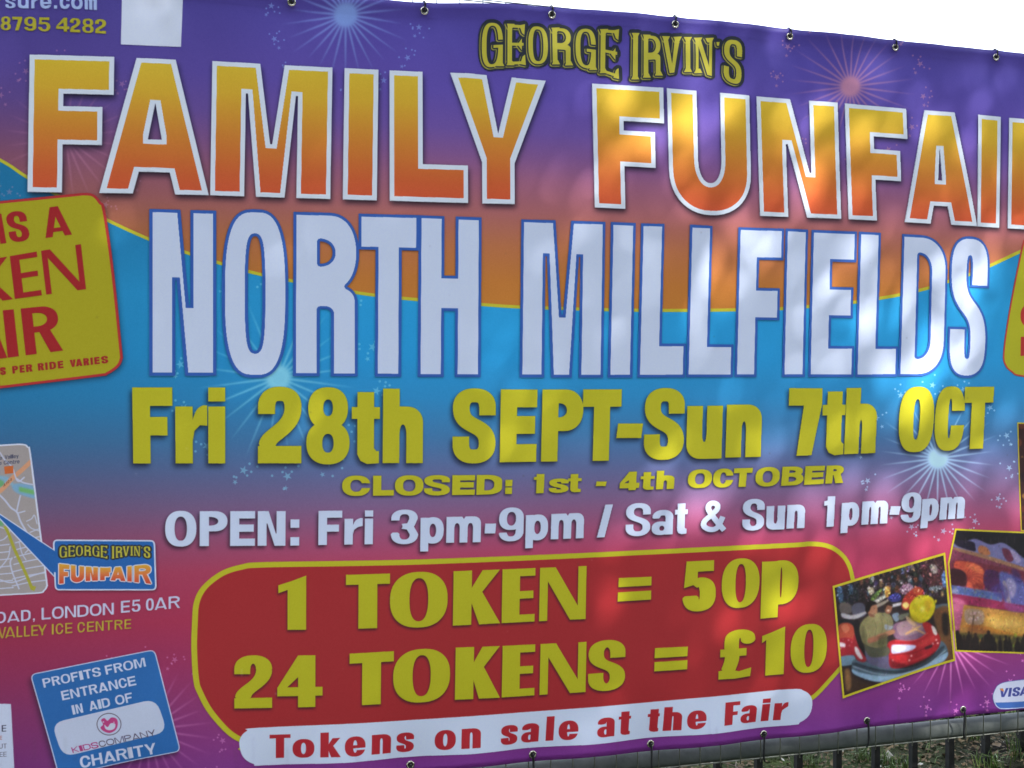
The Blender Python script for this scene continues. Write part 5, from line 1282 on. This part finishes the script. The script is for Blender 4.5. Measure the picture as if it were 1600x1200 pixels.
# ------------------------------------------------------------------ litter, grass and twigs behind the railing
rl = np.random.RandomState(21)
def blades(n, seed, xr, yr, clump=.5):
    r_ = np.random.RandomState(seed)
    nc = n // 70; cx_, cy_ = r_.uniform(*xr, nc), r_.uniform(*yr, nc)
    hc_ = r_.uniform(.4, 1.3, nc)
    ci = r_.randint(0, nc, n)
    x_ = cx_[ci] + r_.normal(0, .035, n); y_ = cy_[ci] + r_.normal(0, .035, n)
    loose = r_.rand(n) > clump; x_[loose] = r_.uniform(*xr, loose.sum()); y_[loose] = r_.uniform(*yr, loose.sum())
    L = r_.uniform(.03, .085, n) * hc_[ci]; a = r_.uniform(0, 6.283, n); lean = r_.uniform(.2, 1.1, n); w = r_.uniform(.0012, .0026, n)
    b = a + r_.uniform(-1, 1, n)
    p0 = np.stack([x_, y_, hgt(x_, y_) - .003], 1)
    d = np.stack([np.cos(a), np.sin(a), 0 * a], 1); s_ = np.stack([-np.sin(a), np.cos(a), 0 * a], 1) * w[:, None]
    p1 = p0 + d * (L * lean * .3)[:, None] + np.array((0, 0, 1)) * (L * .65)[:, None]
    p2 = p0 + d * (L * lean * .95)[:, None] + np.array((0, 0, 1)) * (L * (1.05 - .35 * lean))[:, None]
    V = np.stack([p0 - s_, p0 + s_, p1 + s_ * .8, p1 - s_ * .8, p2, p2 + s_ * .1], 1).reshape(-1, 3)
    k0 = np.arange(n)[:, None] * 6
    return V, np.concatenate([k0 + np.array([0, 1, 2, 3]), k0 + np.array([3, 2, 5, 4])])
V, F = blades(15000, 3, (-.5, 5.2), (.10, 2.4), .93)
tag(link('grass', mesh('grass', V, F, M_GRASS)), 'sparse short grass growing through leaf litter behind the fence', 'grass', kind='stuff')
V, F = blades(5000, 5, (-4, 6), (-3.3, -.1), .7)
tag(link('verge_grass', mesh('verge_grass', V, F, M_GRASS)), 'short grass on the verge in front of the banner', 'grass', kind='stuff')

def leaf_vf(L, W, seed):
    q_ = random.Random(seed); n = 7; V, F = [], []
    c_ = q_.uniform(.2, .55); tw = q_.uniform(-.5, .5)
    for i in range(n):
        t = i / (n - 1); w = W * math.sin(math.pi * min(1, t * .92 + .04)) ** .75 * (1 + q_.uniform(-.12, .12)); zc = c_ * L * (4 * (t - .5) ** 2) * .35
        for sgn in (-1, 0, 1): V.append(((t - .5) * L, sgn * w / 2, zc + abs(sgn) * w * .28 + sgn * tw * w * .2))
    for i in range(n - 1):
        for j in range(2): F.append((i * 3 + j, i * 3 + j + 1, (i + 1) * 3 + j + 1, (i + 1) * 3 + j))
    o = len(V); V += [(-.5 * L, -.001, 0), (-.5 * L, .001, 0), (-.78 * L, 0, .004)]; F.append((o, o + 1, o + 2))
    return V, F
leaf_me = [mesh('dead_leaf', *leaf_vf(.07 + .012 * i, .042 + .006 * i, i), M_DEAD, True) for i in range(5)]
for k_ in range(90):
    x = rl.uniform(.9, 3.8); y = rl.uniform(.25, 1.5)
    o = link('dead_leaf', leaf_me[k_ % 5], None, (x, y, float(hgt(x, y)) + .008))
    o.rotation_euler = (rl.uniform(-.5, .5), rl.uniform(-.4, .4), rl.uniform(0, 6.28)); s_ = rl.uniform(.35, .8); o.scale = (s_, s_, s_)
    tag(o, 'curled brown dead leaf lying in the litter behind the railing', 'dead leaf', 'dead leaves lying behind the railing')
# small crumbs of leaf, uncountable
n = 42000
cx_, cy_ = rl.uniform(.2, 4.8, n), rl.uniform(.02, 2.4, n); a = rl.uniform(0, 6.28, n); L = rl.uniform(.004, .017, n); W_ = L * rl.uniform(.3, .8, n)
tz = rl.uniform(-.6, .6, n); c0 = np.stack([cx_, cy_, hgt(cx_, cy_) + .006], 1)
u_ = np.stack([np.cos(a), np.sin(a), np.sin(tz) * .8], 1) * L[:, None]; v_ = np.stack([-np.sin(a), np.cos(a), rl.uniform(-.5, .5, n)], 1) * W_[:, None]
V = np.stack([c0 - u_, c0 - v_, c0 + u_, c0 + v_], 1).reshape(-1, 3); k0 = np.arange(n)[:, None] * 4
me = mesh('leaf_litter', V, k0 + np.array([0, 1, 2, 3]), M_DEAD); me.materials.append(M_PALE); me.materials.append(M_SOIL)
mi_ = rl.choice([0, 0, 0, 2, 1], n, p=[.22, .22, .16, .38, .02]).astype(np.int32); me.polygons.foreach_set('material_index', mi_)
tag(link('leaf_litter', me), 'crumbled brown leaf litter over the soil behind the fence', 'leaf litter', kind='stuff')
for k_ in range(26):
    x, y = rl.uniform(.7, 4.0), rl.uniform(.25, 1.5); a = rl.uniform(0, 3.14); L = rl.uniform(.08, .22)
    pts = [(-L / 2, 0, 0), (-L / 6, rl.uniform(-.012, .012), .006), (L / 6, rl.uniform(-.012, .012), .002), (L / 2, 0, .006)]
    o = link('twig', mesh('twig', *tube_vf(catmull(np.array(pts), 3), .0022, 5), M_TWIG, True), None, (x, y, float(hgt(x, y)) + .010)); o.rotation_euler = (0, rl.uniform(-.12, .12), a)
    tag(o, 'thin dry twig lying among the leaves behind the railing', 'twig', 'twigs lying behind the railing')
def stone_vf(seed):
    q_ = random.Random(seed); V, F = [], []; n, m_ = 8, 5
    for i in range(m_ + 1):
        t = math.pi * i / m_
        for k2 in range(n):
            a_ = 2 * math.pi * k2 / n; r_ = 1 + q_.uniform(-.16, .16); V.append((r_ * math.sin(t) * math.cos(a_), r_ * .8 * math.sin(t) * math.sin(a_), .6 * math.cos(t)))
    for i in range(m_):
        for k2 in range(n): F.append((i * n + k2, (i + 1) * n + k2, (i + 1) * n + (k2 + 1) % n, i * n + (k2 + 1) % n))
    return V, F
st_me = [mesh('stone', *stone_vf(i), M_STONE, True) for i in range(3)]
for k_ in range(16):
    x, y = rl.uniform(.8, 4.0), rl.uniform(.25, 1.5); s_ = rl.uniform(.010, .024)
    o = link('stone', st_me[k_ % 3], None, (x, y, float(hgt(x, y)) + s_ * .25)); o.scale = (s_, s_, s_); o.rotation_euler = (0, 0, rl.uniform(0, 6))
    tag(o, 'small grey stone lying on the soil behind the railing', 'stone', 'small stones lying behind the railing')
for (x, y, z, s_, rz) in ((2.72, .42, .02, .9, .6), (1.98, .30, .02, .7, 1.9)):
    o = link('paper_scrap', mesh('paper_scrap', [(-.03, -.012, 0), (0, -.016, .018), (.032, -.006, .006), (.03, .014, .012), (0, .016, .03), (-.028, .010, .01)], [(0, 1, 4, 5), (1, 2, 3, 4)], M_PALE), None, (x, y, float(hgt(x, y)) + z)); o.scale = (s_,) * 3; o.rotation_euler = (.3, .2, rz)
    tag(o, 'small white scrap of paper on the ground behind the railing ' + ('towards the right corner' if x > 2.5 else 'below the word Fair'), 'paper scrap')

# ------------------------------------------------------------------ the tree across the path, whose crown lets a few soft patches of sun through
tr = np.random.RandomState(5)
SPOTS = [  # place on the banner (layout units), radii, tilt, how much sun comes through
    (1150, 950, 120, 60, 60, .36), (1065, 870, 70, 40, 50, .22), (1130, 800, 150, 26, 20, .22), (1385, 862, 90, 50, 30, .46), (1010, 1040, 110, 26, 55, .20), (1250, 1010, 60, 36, 60, .25),
    (1425, 560, 40, 50, -40, .40), (1300, 390, 80, 30, 10, .40), (1165, 395, 40, 26, 0, .30), (1205, 215, 44, 50, 30, .42), (1100, 230, 60, 80, 10, .34), (1255, 280, 60, 24, 30, .34), (1210, 410, 60, 40, 0, .26), (1330, 285, 50, 30, 30, .30),
    (1060, 260, 60, 60, 30, .22), (960, 160, 60, 40, 10, .26), (1000, 240, 50, 24, 20, .20), (900, 300, 40, 40, 0, .14), (805, 690, 42, 30, 60, .38), (860, 640, 40, 40, 20, .14), (1100, 560, 90, 60, 40, .13),
    (1460, 900, 80, 80, 0, .14), (1540, 690, 80, 60, 30, .22), (1240, 660, 60, 50, 10, .26), (1440, 640, 60, 40, 30, .32), (1340, 770, 120, 30, 15, .26), (1190, 830, 70, 30, 10, .24),
    (880, 1120, 60, 24, 50, .16), (930, 920, 50, 20, 45, .16), (1200, 1130, 90, 24, -5, .26), (1400, 1060, 90, 40, 30, .26), (1540, 1060, 60, 50, 0, .26), (1500, 330, 90, 30, 20, .22), (1480, 210, 60, 30, 30, .14),
    (1360, 500, 30, 80, -30, .18), (1500, 480, 24, 70, -30, .30), (700, 480, 50, 26, 45, .07), (640, 560, 50, 30, 45, .07), (760, 560, 60, 40, 30, .09)]
def openness(X, Z):
    T = 0 * X
    base_t = .015 + .10 * np.clip((X - .8) / 1.6, 0, 1) + .05 * np.clip((X - .8) / 1.6, 0, 1) * np.clip((Z - 1.4) / .8, 0, 1)
    for (px_, py_, rx, ry, ang, amp) in SPOTS:
        sx_, sz_ = sheet_to_wall(px_, py_); k2 = 1 / 400.0 * (1 + .25 * (sx_ - .5) / 2.5)
        a_ = math.radians(-ang); dx_, dz_ = X - sx_, Z - sz_
        u_ = (dx_ * math.cos(a_) + dz_ * math.sin(a_)) / (rx * k2); w_ = (-dx_ * math.sin(a_) + dz_ * math.cos(a_)) / (ry * k2)
        T = T + amp * np.exp(-.5 * (u_ ** 2 + w_ ** 2) * 1.6)
    # twigs and sprays of leaves break the patches into slanting streaks
    st = 0
    for ang, wgt in ((math.radians(40), 1 / (1 + np.exp(-(Z - 1.6) * 3))), (math.radians(-42), 1 / (1 + np.exp((Z - 1.6) * 3)))):
        u_ = X * math.cos(ang) + Z * math.sin(ang); w_ = -X * math.sin(ang) + Z * math.cos(ang)
        q_ = sum(math.cos(i * 2.1) * 0 + np.sin(w_ * f_ + 1.9 * i + 1.3 * np.sin(u_ * (1.6 + .4 * i))) * a_ for i, (f_, a_) in enumerate(((23, .5), (39, .4), (61, .3), (14, .4))))
        st = st + wgt * q_
    T = T * .72 * np.clip(1 + .75 * st, .08, 2.2) + base_t * np.clip(1 + .45 * st, .4, 1.7)
    return np.clip(T, 0, .92)
n = 110000
LX, LZ = tr.uniform(-3.6, 6.2, n), tr.uniform(-1.6, 5.2, n)
wl = .085
tau = -np.log(openness(LX, LZ))
area_leaf = .0034
rate = n / ((9.8) * (6.8))
keep_l = tr.rand(n) < np.clip(tau * 1.05 / (rate * area_leaf), 0, 1)
# ragged rim of the crown
rim = np.hypot((LX - 1.3) / 4.9, (LZ - 1.8) / 3.4) + .10 * np.sin(5 * np.arctan2(LZ - 1.8, LX - 1.3)) + .05 * np.sin(11 * np.arctan2(LZ - 1.8, LX - 1.3) + 1)
keep_l &= rim < 1.0 + tr.normal(0, .04, n)
LX, LZ = LX[keep_l], LZ[keep_l]; n = len(LX)
dist = 10.0 + 1.6 * (tr.rand(n) - .5) * 2 * np.sqrt(np.clip(1.1 - rim[keep_l], .05, 1))
C0 = np.stack([LX, 0 * LX, LZ], 1) + dist[:, None] * SUN
nrm = SUN + tr.normal(0, .55, (n, 3)); nrm /= np.linalg.norm(nrm, axis=1)[:, None]
t1 = np.cross(nrm, tr.normal(0, 1, (n, 3))); t1 /= np.linalg.norm(t1, axis=1)[:, None]; t2 = np.cross(nrm, t1)
sz = tr.uniform(.8, 1.2, n)[:, None]
V = np.stack([C0 - t1 * .056 * sz, C0 - t2 * .034 * sz - t1 * .008, C0 + t1 * .056 * sz, C0 + t2 * .034 * sz - t1 * .008], 1).reshape(-1, 3)
tree = tag(link('shade_tree', None, None), 'broad leafy tree across the path, shading the banner', 'tree')
cc = C0.mean(0); base_ = np.array((cc[0] + .4, cc[1] - .3, 0))
tree.location = base_
cr = link('crown', mesh('crown', V - base_, np.arange(n)[:, None] * 4 + np.array([0, 1, 2, 3]), M_LEAF), tree)
parts = [tube_vf(catmull(np.array([(0, 0, -.2), (.05, 0, 1.2), (-.05, .1, 2.8), (-.2, .2, cc[2] - 1.6)]), 5), np.linspace(.34, .2, 16), 12)]
link('trunk', mesh('trunk', *parts[0], M_BARK, True), tree)
top_ = np.array((-.2, .2, cc[2] - 1.7))
for k_ in range(11):
    tgt = C0[tr.randint(0, n)] - base_
    mid = (top_ + tgt) / 2 + np.array((0, 0, .5)) + tr.normal(0, .25, 3)
    ptz = catmull(np.array([top_, (top_ + mid) / 2 + (0, 0, .15), mid, tgt]), 4)
    link('limb', mesh('limb', *tube_vf(ptz, np.linspace(.10, .015, len(ptz)), 7), M_BARK, True), tree)
# ------------------------------------------------------------------ unseen row of trees, added to close off the low sky
def crown_mesh(seed, n=9000, R=(4.4, 4.4, 4.6)):
    r_ = np.random.RandomState(seed)
    lob = r_.normal(0, 1, (16, 3)); lob /= np.linalg.norm(lob, axis=1)[:, None]; lob *= r_.uniform(.35, .75, (16, 1)); lr = r_.uniform(.32, .5, 16)
    ci = r_.randint(0, 16, n); d = r_.normal(0, 1, (n, 3)); d /= np.linalg.norm(d, axis=1)[:, None]
    c = (lob[ci] + d * (lr[ci] * r_.rand(n) ** .4)[:, None]) * np.array(R)
    nr = d + r_.normal(0, .6, (n, 3)); nr /= np.linalg.norm(nr, axis=1)[:, None]
    a = np.cross(nr, r_.normal(0, 1, (n, 3))); a /= np.linalg.norm(a, axis=1)[:, None]; b = np.cross(nr, a)
    s_ = r_.uniform(.10, .20, n)[:, None]
    V = np.stack([c - a * s_, c - b * s_ * .62, c + a * s_, c + b * s_ * .62], 1).reshape(-1, 3)
    return mesh('crown', V, np.arange(n)[:, None] * 4 + np.array([0, 1, 2, 3]), M_LEAF)
cms = [crown_mesh(31), crown_mesh(32), crown_mesh(33)]
tkm = mesh('trunk', *tube_vf(catmull(np.array([(0, 0, -.2), (.08, .02, 1.4), (-.05, .06, 3.2), (.05, 0, 5.5)]), 4), np.linspace(.30, .12, 13), 10), M_BARK, True)
where = ['first', 'second', 'third', 'fourth', 'fifth', 'sixth', 'seventh', 'eighth', 'ninth']
for k_, (ang, dd_, hz, s_) in enumerate(((-84, 9.5, 5.6, 1.0), (-62, 11, 6.0, 1.1), (-40, 12, 6.2, 1.15), (-18, 13.5, 6.2, 1.15), (2, 15, 6.0, 1.1), (22, 16.5, 5.8, 1.05), (43, 17, 5.8, 1.05), (63, 15, 6.0, 1.1), (84, 13, 6.0, 1.1))):
    a_ = math.radians(ang); t_ = link('sky_block_tree', None, None, (1.2 + dd_ * math.sin(a_), -dd_ * math.cos(a_), 0)); t_.rotation_euler = (0, 0, k_ * 1.3); t_.scale = (s_,) * 3
    tag(t_, where[k_] + ' tree from the left in the unseen row added to block the low sky', 'tree', 'unseen trees added to block the low sky')
    c_ = link('crown', cms[k_ % 3], t_, (0, 0, hz / s_)); link('trunk', tkm, t_)
